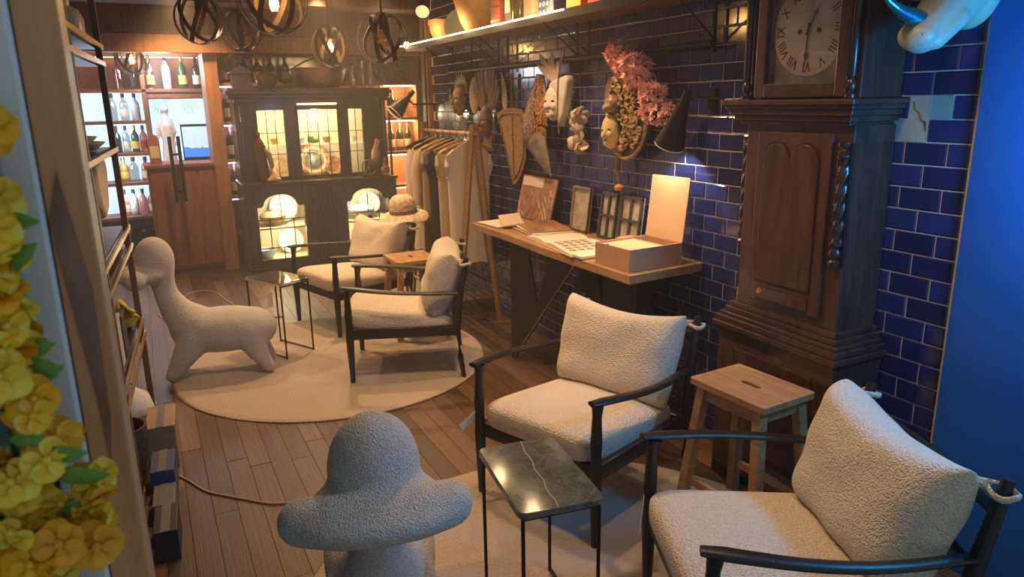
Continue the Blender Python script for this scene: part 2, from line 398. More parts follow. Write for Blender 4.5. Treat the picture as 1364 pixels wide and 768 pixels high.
# window frame, glass, left post
M_alu = mat('pale_aluminium', (0.74, 0.76, 0.74), 0.35, 0.1)
M_post = wood('veneer_post', (0.56, 0.235, 0.085), (0.74, 0.35, 0.15), 0.45, 3, (8, 8, 0.5), bump=0.02)
wf = struct('window_1', B(box, (-0.0603, 0.74, 1.25), (0.0315, 0.08, 2.5), bev=0.002), M_post, smooth=False)
mk('frame_edge', B(box, (-0.089, 0.715, 1.25), (0.024, 0.05, 2.5), bev=0.003), M_alu, wf, False)
mk('outer_frame', B(box, (-0.150, 0.70, 1.25), (0.090, 0.06, 2.5), bev=0.004), mat('blue_grey_frame', (0.10, 0.17, 0.20), 0.4), wf, False)
mk('header', B(box, (1.1, 0.74, 2.48), (2.35, 0.06, 0.08)), M_alu, wf, False)
mk('sill', B(box, (1.1, 0.74, 0.03), (2.35, 0.06, 0.06)), M_alu, wf, False)
mk('pane', B(box, (1.1, 0.745, 1.25), (2.29, 0.006, 2.38)), bare_glass('shop_glass', (0.98, 0.99, 1.0)), wf, False)
mk('painted_reflection', prism(new(), [(-0.0755, 1.46), (-0.064, 1.50), (-0.052, 1.40), (-0.055, 1.28), (-0.0605, 1.235), (-0.0625, 1.30)], 0.6985, 0.6998, 'y'),
   mat('post_reflection_paint', (0.24, 0.13, 0.08), 0.3, var=0.45, vscale=30, stretch=(1, 1, .25)), wf, False)  # painted reflection: a dark shape laid on the face of the post

# ================================================================== FURNITURE
# ---- rugs
def rug(loc, r, label, seed):
    t = thing('round_rug', label, 'rug', loc, 0)
    bm = new()
    def fn(a, b):
        prof = [(0, .012), (.25, .013), (.5, .012), (.75, .013), (.93, .0125), (.975, .011), (.993, .006), (1.0, .002)]
        i = a * (len(prof) - 1); k = min(int(i), len(prof) - 2); f = i - k
        rr = prof[k][0] * (1 - f) + prof[k + 1][0] * f; z = prof[k][1] * (1 - f) + prof[k + 1][1] * f
        wv = 1 + 0.008 * noise.noise(Vector((math.cos(b) * 2, math.sin(b) * 2, seed)))
        x, y = r * rr * wv * math.cos(b), r * rr * wv * math.sin(b)
        return Vector((x, y, z + 0.004 * noise.noise(Vector((x * 7, y * 7, seed))) * (rr < .95)))
    prev = None
    n = 96
    for i in range(15):
        ring = [bm.verts.new(fn(max(i / 14, .001), 2 * PI * k / n)) for k in range(n)]
        if prev:
            for k in range(n): bm.faces.new((prev[k], prev[(k + 1) % n], ring[(k + 1) % n], ring[k]))
        else: bm.faces.new(ring)
        prev = ring
    mk('pile', bm, M_rug, t, angle=80)
    bm = new(); lathe(bm, [(r * .995, 0.0), (r * 1.004, .0015), (r * 1.002, .0045), (r * .99, .005)], n=96); mk('binding', bm, M_rugd, t)
rug((0.92, 4.33, 0.0015), 0.93, 'round beige wool rug under the creature-shaped seat and two armchairs', 1)
rug((1.10, 1.68, 0.0015), 0.93, 'round beige wool rug under the marble-topped table', 5)

# ---- armchairs
def armchair(loc, back, label, pm_=None):
    rz = math.atan2(-back[0], back[1])          # local +y is the back direction
    t = thing('armchair', label, 'armchair', loc, rz, 'cream armchairs with black frames')
    hw, fy, ry = 0.285, -0.30, 0.30
    for s in (-1, 1):
        bm = new(); tube(bm, [(s * hw, fy, 0.0), (s * hw, fy, 0.10), (s * hw, fy, 0.27), (s * hw, fy, 0.40), (s * hw, fy + .002, 0.50), (s * hw, fy + .006, 0.545)], [.014, .017, .023, .021, .0165, .022], 12)
        mk('front_leg', bm, M_black, t)
        bm = new(); tube(bm, [(s * hw, ry + .03, 0.0), (s * hw, ry + .015, 0.12), (s * hw, ry, 0.30), (s * hw, ry + .02, 0.48), (s * hw, ry + .065, 0.70)], [.013, .017, .023, .021, .015], 12)
        mk('rear_leg', bm, M_black, t)
        bm = new(); pts = []; rs = []
        for k in range(13):
            f = k / 12; y = fy - .030 + f * (ry - fy + .045)
            pts.append((s * (hw + .045 * math.sin(PI * min(1, f * 1.02))), y, 0.555 - 0.055 * f ** 1.2 - .006 * math.sin(PI * f)))
            rs.append((.010 if k == 0 else .024) if k < 2 else .024 - .006 * f)
        rs[0] = .018; tube(bm, pts, rs, 12, flat=(1.0, .52)); mk('armrest', bm, M_black, t)
        bm = new(); box(bm, (s * hw, 0, 0.285), (0.026, 0.585, 0.06), bev=.006); mk('side_rail', bm, M_black, t)
    bm = new(); box(bm, (0, fy + .005, 0.285), (0.55, 0.026, 0.058), bev=.006); mk('front_rail', bm, M_black, t)
    bm = new(); box(bm, (0, ry - .005, 0.27), (0.55, 0.026, 0.05), bev=.006); mk('rear_rail', bm, M_black, t)
    for z, y in ((0.47, ry + .018), (0.62, ry + .048)):
        bm = new(); tube(bm, [(-hw + .01, y, z), (-.14, y + .02, z), (0, y + .027, z), (.14, y + .02, z), (hw - .01, y, z)], .016, 10, flat=(.6, 1.3)); mk('back_slat', bm, M_black, t)
    for k in range(4):
        bm = new(); box(bm, (0, -0.19 + k * .13, 0.262), (0.55, .05, .006)); mk('webbing', bm, M_black, t, False)
    bm = new(); supere(bm, 0.535, 0.61, 0.140)
    for v in bm.verts: v.co.z += 0.352 - 0.05 * (v.co.y + .3) / .6 + (.012 * (1 - (v.co.x / .27) ** 2)); v.co.y -= 0.025
    mk('seat_cushion', bm, M_cush, t, angle=80)
    bm = new(); pillow(bm, 0.555, 0.375, 0.19, 6, .40, 28, 8, .012)
    R_ = Matrix.Rotation(math.radians(72), 4, 'X')
    for v in bm.verts:
        x, y, z = v.co
        v.co.y -= 0.030 * (1 - (x / .28) ** 2) * (y > 0) * (y / .2) * 1.1     # top edge sags between its corners
        v.co.x *= 1 - .06 * max(0, -y / .2)
        v.co = R_ @ v.co + Vector((0, 0.225, 0.542))
    bc = mk('back_cushion', bm, M_cush, t, angle=80)
    for s in (-1, 1):
        bm = new(); c = Vector((s * hw, ry + .058, 0.665)); pts = []
        a0 = PI if s > 0 else 0
        for k in range(15):
            a = a0 + s * (-2.5 + 5.0 * k / 14) + PI
            pts.append(c + Vector((.030 * math.cos(a) - s * 0, .030 * math.sin(a), .004 * math.sin(k))))
        pts = [Vector((s * .25, ry - .025, 0.70))] + pts + [Vector((s * .25, ry - .02, 0.692))]
        tube(bm, pts, .0085, 8, flat=(.5, 1)); mk('strap', bm, M_cush, bc)
    return t
M_tagp = mat('tag_paper', (0.75, 0.70, 0.60), 0.7)
def hang_tag(loc, rot, label, parent=None):
    t = thing('hang_tag', label, 'tag', loc)
    t.rotation_euler = rot
    mk('card', B(box, (0, 0, 0), (.035, .0012, .085)), M_tagp, t, False)
    bm = new(); tube(bm, [(0, 0, .04), (.003, 0, .06), (.012, .002, .085)], .001, 5); mk('string', bm, M_tagp, t)
armchair((1.442, 2.265, .012), (0.94, 0.344), 'cream bouclé armchair between the marble-topped table and the tiled wall')
armchair((1.421, 1.216, .012), (0.915, -0.40), 'cream bouclé armchair beside the clock, against the smooth blue wall')
armchair((1.29, 4.02, .012), (0.936, -0.353), 'cream armchair on the round rug, its open side toward the wooden desk')
armchair((1.25, 5.08, .012), (0.955, 0.29), 'cream armchair by the display cabinet, with a crumpled back cushion')
hang_tag((1.015, 2.43, 0.335), (0.3, 1.0, 0.5), 'cream paper tag tied to the armchair leg by the marble-topped table')
hang_tag((1.18, 1.535, 0.33), (0.1, 0.15, 0.9), 'cream paper tag hanging from the armchair against the blue wall')

# ---- creature seats
def creature(loc, face, label):
    rz = math.atan2(face[0], -face[1])          # local -y is the front
    t = blob('creature_seat', M_creat, [
        ('e', (0, -0.295, 0.700), (0.112, 0.108, 0.135)),
        ('e', (0, -0.335, 0.632), (0.155, 0.125, 0.055)),
        ('e', (0, -0.385, 0.622), (0.205, 0.112, 0.052)), ('t', [(-.170, -.375, .620), (-.09, -.40, .622), (0, -.42, .622), (.09, -.40, .622), (.170, -.375, .620)], [.058, .064, .060, .064, .058]),
        ('t', [(0, -.285, .66), (0, -.265, .56), (0, -.255, .49), (0, -.215, .40), (0, -.14, .30)], [.095, .064, .066, .088, .13]),
        ('e', (0, 0.03, 0.262), (0.165, 0.30, 0.135)),
        ('e', (0, 0.17, 0.255), (0.150, 0.16, 0.125)),
        ('t', [(.055, -.12, .24), (.085, -.20, .13), (.100, -.265, .035)], [.10, .066, .040]),
        ('t', [(-.055, -.12, .24), (-.085, -.20, .13), (-.100, -.265, .035)], [.10, .066, .040]),
        ('t', [(.06, .17, .24), (.085, .21, .13), (.105, .265, .035)], [.105, .062, .038]),
        ('t', [(-.06, .17, .24), (-.085, .21, .13), (-.105, .265, .035)], [.105, .062, .038])],
        loc=loc, rot=(0, 0, rz), voxel=0.011, it=14)
    tag(t, label, 'seat', 'creature-shaped seats'); return t
creature((0.275, 4.43, 0.012), (-0.98, 0.19), 'white bouclé duck-billed creature seat by the glass-topped table, bill toward the shelving')
creature((0.475, 1.845, 0.012), (-0.25, -0.97), 'white bouclé duck-billed creature seat beside the marble-topped table')

# ---- side tables
def marble(name, c1, c2, vein):
    m = mat(name, c1, 0.09, coat=0.4); nt = m.node_tree; p = nt.nodes['Principled BSDF']; L = nt.links.new
    tc = nt.nodes.new('ShaderNodeTexCoord')
    n = nt.nodes.new('ShaderNodeTexNoise'); n.inputs['Scale'].default_value = 14; n.inputs['Detail'].default_value = 9; n.inputs['Distortion'].default_value = 1.5
    r = nt.nodes.new('ShaderNodeValToRGB'); r.color_ramp.elements[0].color = (*c1, 1); r.color_ramp.elements[1].color = (*c2, 1)
    r.color_ramp.elements[0].position = .35; r.color_ramp.elements[1].position = .7
    v = nt.nodes.new('ShaderNodeTexVoronoi'); v.feature = 'DISTANCE_TO_EDGE'; v.inputs['Scale'].default_value = 9
    mx = nt.nodes.new('ShaderNodeMixRGB'); r2 = nt.nodes.new('ShaderNodeValToRGB')
    r2.color_ramp.elements[0].color = (.6, .6, .6, 1); r2.color_ramp.elements[1].color = (0, 0, 0, 1); r2.color_ramp.elements[1].position = .025
    ad = nt.nodes.new('ShaderNodeMixRGB'); ad.blend_type = 'ADD'; ad.inputs[0].default_value = .35
    L(tc.outputs['Object'], n.inputs['Vector']); L(tc.outputs['Object'], ad.inputs[1]); L(n.outputs['Color'], ad.inputs[2]); L(ad.outputs[0], v.inputs['Vector'])
    L(n.outputs['Fac'], r.inputs[0]); L(v.outputs['Distance'], r2.inputs[0]); L(r2.outputs[0], mx.inputs[0]); L(r.outputs[0], mx.inputs[1]); mx.inputs[2].default_value = (*vein, 1)
    L(mx.outputs[0], p.inputs['Base Color']); return m
def rrect(w, d, r, n=6):
    P = []
    for cx, cy, a in ((w / 2 - r, d / 2 - r, 0), (-w / 2 + r, d / 2 - r, 90), (-w / 2 + r, -d / 2 + r, 180), (w / 2 - r, -d / 2 + r, 270)):
        for k in range(n + 1): b = math.radians(a + 90 * k / n); P.append((cx + r * math.cos(b), cy + r * math.sin(b)))
    return P
def side_table(loc, rz, w, d, h, top, label, th=0.018):
    t = thing('side_table', label, 'side table', loc, rz)
    bm = new(); prism(bm, rrect(w, d, .025), h - th, h, 'z'); tp = mk('table_top', bm, top, t, angle=30)
    md = tp.modifiers.new('b', 'BEVEL'); md.width = .003; md.segments = 2; md.limit_method = 'ANGLE'
    ix, iy = w / 2 - .014, d / 2 - .014
    for sx in (-1, 1):
        for sy in (-1, 1):
            bm = new(); cone(bm, (sx * ix, sy * iy, 0), (sx * ix, sy * iy, h - th), .0055, .0055, 10); mk('leg', bm, M_iron, t)
        bm = new(); cone(bm, (sx * ix, -iy, .012), (sx * ix, iy, .012), .005, .005, 8); mk('foot_rail', bm, M_iron, t)
    for sy in (-1, 1):
        bm = new(); cone(bm, (-ix, sy * iy, h - th - .006), (ix, sy * iy, h - th - .006), .005, .005, 8); mk('top_rail', bm, M_iron, t)
    return t, tp
t, tp = side_table((0.914, 1.684, .012), math.radians(-8.2), 0.25, 0.402, 0.488, marble('green_marble', (0.060, 0.070, 0.055), (0.14, 0.15, 0.115), (0.19, 0.19, 0.15)),
           'small side table with a dark green marble top on thin black legs', .020)
bm = new(); pts = [(-.015 + .004 * math.sin(k * 1.9) + .03 * k / 11, -.199 + .398 * k / 11, .4884) for k in range(12)]
tube(bm, pts, .0012, 6, flat=(1.2, .25)); mk('vein', bm, mat('marble_vein', (0.34, 0.34, 0.27), 0.3), t)
side_table((0.66, 4.635, .012), math.radians(28), 0.235, 0.36, 0.488, mat('mirror_top', (0.62, 0.60, 0.55), 0.05, 0.95), 'small side table with a mirrored glass top on thin black legs')
hang_tag((0.585, 4.47, 0.40), (0, 0.05, 0.4), 'cream price tag hanging under the mirrored glass side table')

# ---- stools
def stool(loc, rz, w, d, h, label):
    t = thing('step_stool', label, 'stool', loc, rz, 'pale oak stools')
    bm = new(); L_, Wd = .085, .022
    outer = rrect(w, d, .012, 3); slot = [(x, y) for x, y in rrect(Wd, L_, .0105, 5)]
    vo = [bm.verts.new((x, y, h)) for x, y in outer]; vs = [bm.verts.new((x, y, h)) for x, y in slot]
    eo = [bm.edges.new((vo[i], vo[(i + 1) % len(vo)])) for i in range(len(vo))]; es = [bm.edges.new((vs[i], vs[(i + 1) % len(vs)])) for i in range(len(vs))]
    bmesh.ops.triangle_fill(bm, edges=eo + es, use_beauty=True)
    g = bmesh.ops.extrude_face_region(bm, geom=list(bm.faces))
    for v in g['geom']:
        if isinstance(v, bmesh.types.BMVert): v.co.z -= .022
    mk('seat', bm, M_stool, t, False)
    for sx in (-1, 1):
        for sy in (-1, 1):
            x0, y0 = sx * (w / 2 - .035), sy * (d / 2 - .045); x1, y1 = sx * (w / 2 + .012), sy * (d / 2 + .005)
            bm = new(); a, b = .019, .017
            tv_ = [bm.verts.new((x0 + i * a, y0 + j * b, h - .022)) for i, j in ((-1, -1), (1, -1), (1, 1), (-1, 1))]
            bv_ = [bm.verts.new((x1 + i * a, y1 + j * b, 0)) for i, j in ((-1, -1), (1, -1), (1, 1), (-1, 1))]
            bm.faces.new(tv_); bm.faces.new(bv_[::-1])
            for k in range(4): bm.faces.new((tv_[k], bv_[k], bv_[(k + 1) % 4], tv_[(k + 1) % 4]))
            mk('leg', bm, M_stool, t, False)
    for sx in (-1, 1):
        bm = new(); box(bm, (sx * (w / 2 - .035), 0, h - .05), (.018, d - .10, .056)); mk('apron', bm, M_stool, t, False)
        bm = new(); box(bm, (sx * (w / 2 - .005), 0, .13), (.016, d - .02, .03)); mk('stretcher', bm, M_stool, t, False)
    for sy in (-1, 1):
        bm = new(); box(bm, (0, sy * (d / 2 - .045), h - .05), (w - .08, .018, .056)); mk('apron', bm, M_stool, t, False)
    return t
stool((1.842, 1.785, 0.012), math.radians(4), 0.262, 0.345, 0.54, 'pale oak stool with a slotted seat in front of the tall clock')
stool((1.535, 4.60, 0.012), math.radians(0), 0.29, 0.33, 0.53, 'pale oak stool with a slotted seat between two armchairs near the clothes rack')

# ---- longcase clock (local front is -y, turned to face the room)
ck = thing('longcase_clock', 'tall dark mahogany longcase clock with a painted Roman-numeral dial', 'clock', (2.145, 1.865, 0), -PI / 2)
def cbox(name, x0, x1, y0, y1, z0, z1, m=M_clock, bev=.004, par=ck, rd=None):
    return mk(name, B(box, ((x0 + x1) / 2, (y0 + y1) / 2, (z0 + z1) / 2), (x1 - x0, y1 - y0, z1 - z0), bev=bev), m, par, False)
BK = 0.115
cbox('plinth', -.285, .275, -.125, BK, 0.05, .66)
for s in (-1, 1): cbox('foot', s * .235 - .045, s * .235 + .045, -.13, -.05, 0, .06, M_clockd)
pp = cbox('plinth_panel', -.20, .19, -.130, -.12, .14, .58, M_clock, .003)
for k, (e, z0, z1) in enumerate(((.022, .655, .675), (.012, .675, .70), (.002, .70, .715), (-.012, .715, .735), (-.024, .735, .755))):
    cbox('base_moulding', -.285 - e, .275 + e, -.125 - e, BK, z0, z1, M_clock, .004)
WF = -.085
cbox('waist', -.235, .235, WF, BK, .75, 1.455)
# waist door with double-arched raised panel
dr = cbox('waist_door', -.165, .165, WF - .014, WF, .79, 1.425, M_clock, .004)
def dbl_arch(x0, x1, z0, z1, n=10):
    r = (x1 - x0) / 4; P = [(x0, z0), (x1, z0), (x1, z1 - r)]
    P += [(x1 - r + r * math.cos(PI * k / n), z1 - r + r * math.sin(PI * k / n)) for k in range(1, n)]
    P += [((x0 + x1) / 2, z1 - r * 1.0)]
    P += [(x0 + r + r * math.cos(PI * k / n), z1 - r + r * math.sin(PI * k / n)) for k in range(1, n)]
    P += [(x0, z1 - r)]; return P
bm = new(); prism(bm, dbl_arch(-.138, .128, .865, 1.395), WF - .0150, WF - .013); mk('panel_groove', bm, M_clockd, dr, False)
bm = new(); prism(bm, dbl_arch(-.130, .120, .873, 1.386), WF - .021, WF - .013); o = mk('door_panel', bm, M_clock, dr, False)
md = o.modifiers.new('b', 'BEVEL'); md.width = .006; md.segments = 2; md.limit_method = 'ANGLE'
cbox('lower_panel', -.125, .12, WF - .018, WF - .013, .80, .850, M_clock, .004, dr)
bm = new(); lathe(bm, [(.012, 0), (.010, .004), (.003, .005), (0, .005)], n=14, M=tf((-.105, WF - .019, .83), (PI / 2, 0, 0))); mk('escutcheon', bm, M_brass, dr)
def twist_col(bm, x, y, z0, z1, r, turns):
    nz, n = 72, 24; rings = []
    for i in range(nz + 1):
        f = i / nz; z = z0 + f * (z1 - z0)
        rings.append([])
        for k in range(n):
            a = 2 * PI * k / n
            q = r * (0.88 + 0.13 * math.cos(4 * a - f * turns * 2 * PI))
            if f < .03 or f > .97: q = r * 1.1
            rings[-1].append(bm.verts.new((x + q * math.cos(a), y + q * math.sin(a), z)))
    for i in range(nz):
        for k in range(n): bm.faces.new((rings[i][k], rings[i][(k + 1) % n], rings[i + 1][(k + 1) % n], rings[i + 1][k]))
    bm.faces.new(rings[0][::-1]); bm.faces.new(rings[-1])
for x in (-.245, .212):
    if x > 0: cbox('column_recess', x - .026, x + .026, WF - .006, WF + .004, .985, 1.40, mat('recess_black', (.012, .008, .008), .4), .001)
    bm = new(); y = WF - .010 if x > 0 else WF + .02
    twist_col(bm, x, y, 1.06, 1.36, .021, 5)
    c = mk('twist_column', bm, M_clockd, ck)
    bm = new(); lathe(bm, [(0, 0), (.022, 0), (.024, .012), (.016, .02), (.022, .032), (.023, .045), (.013, .06), (.018, .07)], (x, y, .99), 14); mk('column_base', bm, M_clockd, c)
    bm = new(); lathe(bm, [(.018, 0), (.022, .010), (.014, .02), (.022, .03), (.022, .04), (0, .04)], (x, y, 1.36), 14); mk('column_capital', bm, M_clockd, c)
for k, (e, z0, z1) in enumerate(((-.012, 1.45, 1.465), (.006, 1.465, 1.485), (.020, 1.485, 1.505), (.030, 1.505, 1.520), (.044, 1.52, 1.538))):
    cbox('hood_moulding', -.27 - e, .235 + e * .9, -.112 - e, BK, z0, z1, M_clock, .004)
hx0, hx1 = -.225, .205
cbox('hood', hx0 - .012, hx1 + .035, -.085, BK, 1.538, 2.10)
# hood door: four rails round the dial glass
zc, xc, gw = 1.765, 0.012, .152
hdoor = cbox('hood_door', xc - gw - .045, xc - gw, -.118, -.085, 1.545, 2.05, M_clock, .004)
cbox('door_stile', xc + gw, xc + gw + .045, -.118, -.085, 1.545, 2.05, M_clock, .004, hdoor)
cbox('door_rail', xc - gw, xc + gw, -.118, -.085, 1.545, 1.592, M_clock, .004, hdoor)
cbox('door_rail', xc - gw, xc + gw, -.118, -.085, 1.985, 2.05, M_clock, .004, hdoor)
cbox('dial_glass', xc - gw, xc + gw, -.108, -.1065, 1.592, 1.985, clear_glass('clock_glass', (.92, .93, .95), .05), .0, hdoor)
bm = new(); box(bm, (xc, -.087, 1.79), (gw * 2, .004, .396)); spandrel = mk('spandrel_plate', bm, mat('aged_spandrel', (.20, .17, .15), .5, var=.5, vscale=14), ck, False)
M_dial = mat('aged_dial', (0.60, 0.50, 0.38), 0.45, var=0.22, vscale=9)
bm = new(); lathe(bm, [(0, .004), (.150, .004), (.154, .002), (.155, 0)], n=48, M=tf((xc + .012, -.089, zc), (PI / 2, 0, 0))); dial = mk('dial', bm, M_dial, ck)
M_num = mat('numeral_ink', (.035, .03, .03), .5)
def text_mesh(name, s, size, m, par, M, ext=.0004):
    c = bpy.data.curves.new('tmp', 'FONT'); c.body = s; c.size = size; c.align_x = 'CENTER'; c.align_y = 'CENTER'; c.extrude = ext
    o = bpy.data.objects.new('tmp', c); COL.objects.link(o); bpy.context.view_layer.update()
    me = bpy.data.meshes.new_from_object(o.evaluated_get(bpy.context.evaluated_depsgraph_get())); bpy.data.objects.remove(o); bpy.data.curves.remove(c)
    me.transform(M); q = bpy.data.objects.new(name, me); me.materials.clear(); me.materials.append(m); COL.objects.link(q); q.parent = par; return q
RN = ['XII', 'I', 'II', 'III', 'IIII', 'V', 'VI', 'VII', 'VIII', 'IX', 'X', 'XI']
for i, s in enumerate(RN):
    a = i * PI / 6
    text_mesh('numeral', s, .042, M_num, dial, Matrix.Translation((xc + .012 + .120 * math.sin(a), -.0938, zc + .120 * math.cos(a))) @ Matrix.Rotation(PI / 2, 4, 'X') @ Matrix.Rotation(-a, 4, 'Z') @ Matrix.Scale(1.15, 4, (0, 1, 0)))
for x in (-.038, .042):
    bm = new(); lathe(bm, [(0, .002), (.009, .002), (.009, 0)], n=14, M=tf((xc + .012 + x, -.0932, zc - .005), (PI / 2, 0, 0))); mk('winding_hole', bm, M_num, dial)
for a, l, nm in ((math.radians(28), .085, 'hour_hand'), (math.radians(182), .125, 'minute_hand')):
    bm = new(); d = Vector((math.sin(a), 0, math.cos(a))); p = Vector((xc + .012, -.097, zc)); n_ = Vector((math.cos(a), 0, -math.sin(a)))
    prism(bm, [(p.x + d.x * t_ + n_.x * s_, p.z + d.z * t_ + n_.z * s_) for t_, s_ in ((-.02, .003), (l * .6, .003), (l * .66, .010), (l * .75, .003), (l, 0), (l * .75, -.003), (l * .66, -.010), (l * .6, -.003), (-.02, -.003))], p.y, p.y - .001)
    mk(nm, bm, M_num, dial, False)
for x in (hx0 - .012, hx1 + .012):
    bm = new(); lathe(bm, [(0, 0), (.018, 0), (.018, .012), (.011, .02), (.016, .032), (.016, .05), (.009, .06), (.014, .07), (.014, .42), (.010, .43), (.018, .44), (.018, .46), (0, .46)], (x, -.102, 1.54), 14); mk('hood_column', bm, M_clockd, ck)
for k, (e, z0, z1) in enumerate(((.01, 2.06, 2.09), (.03, 2.09, 2.12), (.045, 2.12, 2.15))): cbox('cornice', hx0 - .03 - e, hx1 + .05 + e, -.12 - e, BK, z0, z1, M_clock, .004)
bm = new(); tube(bm, [(-.300, -.02, .70), (-.302, -.02, .76), (-.299, .02, 1.0), (-.302, .05, 1.5), (-.300, .05, 2.2)], .003, 6)
tag(mk('power_cord', bm, mat('cord_beige', (.55, .48, .38), .6), None, loc=(2.145, 1.865, 0), rot=(0, 0, -PI / 2)), 'thin beige cord running up the tiled wall behind the clock', 'cord')

# ---- rhino head on the wall
rh = thing('rhino_head', 'white rhino head with shiny teal horns hung above the bare plaster patch', 'wall sculpture', (2.26, 1.43, 1.86), 0)
M_rh = mat('rhino_white', (0.42, 0.40, 0.32), 0.45, bump=.15, bscale=40)
hd = blob('head', M_rh, [('e', (-.02, 0, .0), (.06, .10, .13)), ('t', [(-.03, 0, .0), (-.10, 0, -.055), (-.17, 0, -.115), (-.215, 0, -.145)], [.095, .078, .062, .054]),
    ('e', (-.232, 0, -.150), (.045, .056, .042)), ('t', [(-.13, .05, -.10), (-.2, .035, -.165)], [.03, .026]), ('t', [(-.13, -.05, -.10), (-.2, -.035, -.165)], [.03, .026])], rh, voxel=.006, it=6)
M_horn = mat('teal_horn', (.04, .30, .30), .12, .8)
def horn(p, r):
    bm = new(); tube(bm, p, r, 12); return mk('horn', bm, M_horn, rh)
horn([(-.215, 0, -.115), (-.26, 0, -.100), (-.32, 0, -.085), (-.37, 0, -.062), (-.41, 0, -.035)], [.030, .025, .017, .010, .002])
horn([(-.155, 0, -.055), (-.175, 0, -.02), (-.19, 0, .03), (-.195, 0, .06)], [.022, .017, .010, .002])
for s in (-1, 1):
    bm = new(); ball(bm, (-.255, s * .034, -.150), .011, (1, .7, 1.2), 10); mk('nostril', bm, mat('nostril%d' % s, (.2, .2, .17), .6), hd)
    bm = new(); ball(bm, (-.125, s * .066, -.050), .009, (1, 1, 1), 10); mk('eye', bm, M_num, hd)
    bm = new(); lathe(bm, [(0, 0), (.02, .02), (.026, .05), (.015, .085), (0, .10)], n=12, M=tf((-.03, s * .075, .08), (s * -.3, -.2, 0), (1, .45, 1))); mk('ear', bm, M_rh, hd)

# ---- added blue light tube, out of view, to light the blue wall
bt = thing('added_light_tube', 'added slim blue light tube, out of view in the shop window corner', 'lamp', (2.10, 0.80, 0))
mk('tube', B(cone, (0, 0, 1.25), (0, 0, 1.70), .014, .014, 12), glow('added_blue_glow', (0.03, 0.38, 1.0), 30), bt)
mk('stand', B(cone, (0, 0, .012), (0, 0, 1.25), .010, .010, 10), M_iron, bt); mk('base', B(cone, (0, 0, 0), (0, 0, .014), .09, .085, 24), M_iron, bt)
light('added_blue_lamp', 'POINT', (2.06, 0.80, 1.45), 30, (0.02, 0.45, 1.0), 0.08)  # added blue light, placed at the unseen tube

# ---- desk
DX0, DX1, DY0, DY1, DZ = 1.80, 2.255, 2.50, 4.16, 0.81
dk = thing('desk', 'long wooden slab desk on black steel plate legs along the tiled wall', 'desk', ((DX0 + DX1) / 2, (DY0 + DY1) / 2, 0))
cxd, cyd = (DX0 + DX1) / 2, (DY0 + DY1) / 2
bm = new(); prism(bm, [(DX0 - cxd, DY1 - cyd), (DX0 - cxd + .01, .3), (DX0 - cxd - .005, -.1), (DX0 + .012 - cxd, DY0 - cyd - .012), (DX1 - cxd, DY0 + .03 - cyd), (DX1 - cxd, DY1 - cyd)], DZ - .042, DZ, 'z')
o = mk('slab_top', bm, M_desk, dk, False); md = o.modifiers.new('b', 'BEVEL'); md.width = .004; md.segments = 2
def plate(poly, x, nm='leg_plate'):
    bm = new(); prism(bm, [(y - cyd, z) for y, z in poly], x - cxd, x - cxd + .012, 'x'); return mk(nm, bm, M_panelblk, dk, False)
plate([(3.82, 0), (3.82, .768), (3.60, .768), (3.49, .42), (3.36, .70), (3.33, .768), (3.05, .768), (3.79, 0)], 1.90)
plate([(3.06, .768), (3.34, .768), (3.68, 0), (3.44, 0)], 2.14)
plate([(2.66, 0), (2.66, .768), (2.92, .768), (2.98, .42), (3.06, .768), (3.04, .768), (2.72, 0)], 1.98)
plate([(2.70, .768), (2.95, .768), (3.20, 0), (3.02, 0)], 2.16)
mk('beam', B(box, (0.07, 0, .752), (.10, 1.25, .03)), M_panelblk, dk, False)
mk('edge_strip', B(cone, (1.897 - cxd, 3.05 - cyd, .765), (1.897 - cxd, 3.79 - cyd, .004), .0035, .0035, 6), M_steel, dk)
# open box with raised lid
bx = thing('open_box', 'pale card box with its lid raised, at the clock end of the desk', 'box', (1.985, 2.665, DZ + .001), math.radians(4))
bw, bd, bh, tk = .30, .245, .100, .007
mk('side', B(box, (-bw / 2, 0, bh / 2), (tk, bd, bh)), M_kraftd, bx, False); mk('side', B(box, (bw / 2, 0, bh / 2), (tk, bd, bh)), M_kraftd, bx, False)
mk('side', B(box, (0, -bd / 2, bh / 2), (bw, tk, bh)), M_kraftd, bx, False); mk('side', B(box, (0, bd / 2, bh / 2), (bw, tk, bh)), M_kraftd, bx, False)
mk('bottom', B(box, (0, 0, tk / 2), (bw, bd, tk)), M_kraft, bx, False)
mk('inner_tray', B(box, (-.045, 0, bh - .012), (bw - .10, bd - .012, .006)), M_kraft, bx, False)
mk('divider', B(box, (.06, 0, bh - .02), (.006, bd - .012, .03), (0, .5, 0)), M_kraft, bx, False)
mk('lid', B(box, (bw / 2 + .022, 0, bh + .145), (.006, bd + .006, .29), (0, .12, 0)), M_kraft, bx, False)
bm = new(); lathe(bm, [(0, .001), (.010, .001), (.010, 0)], n=14, M=tf((-bw / 2 - .004, .03, bh - .002), (0, PI / 2, 0))); mk('thumb_notch', bm, M_paper, bx)
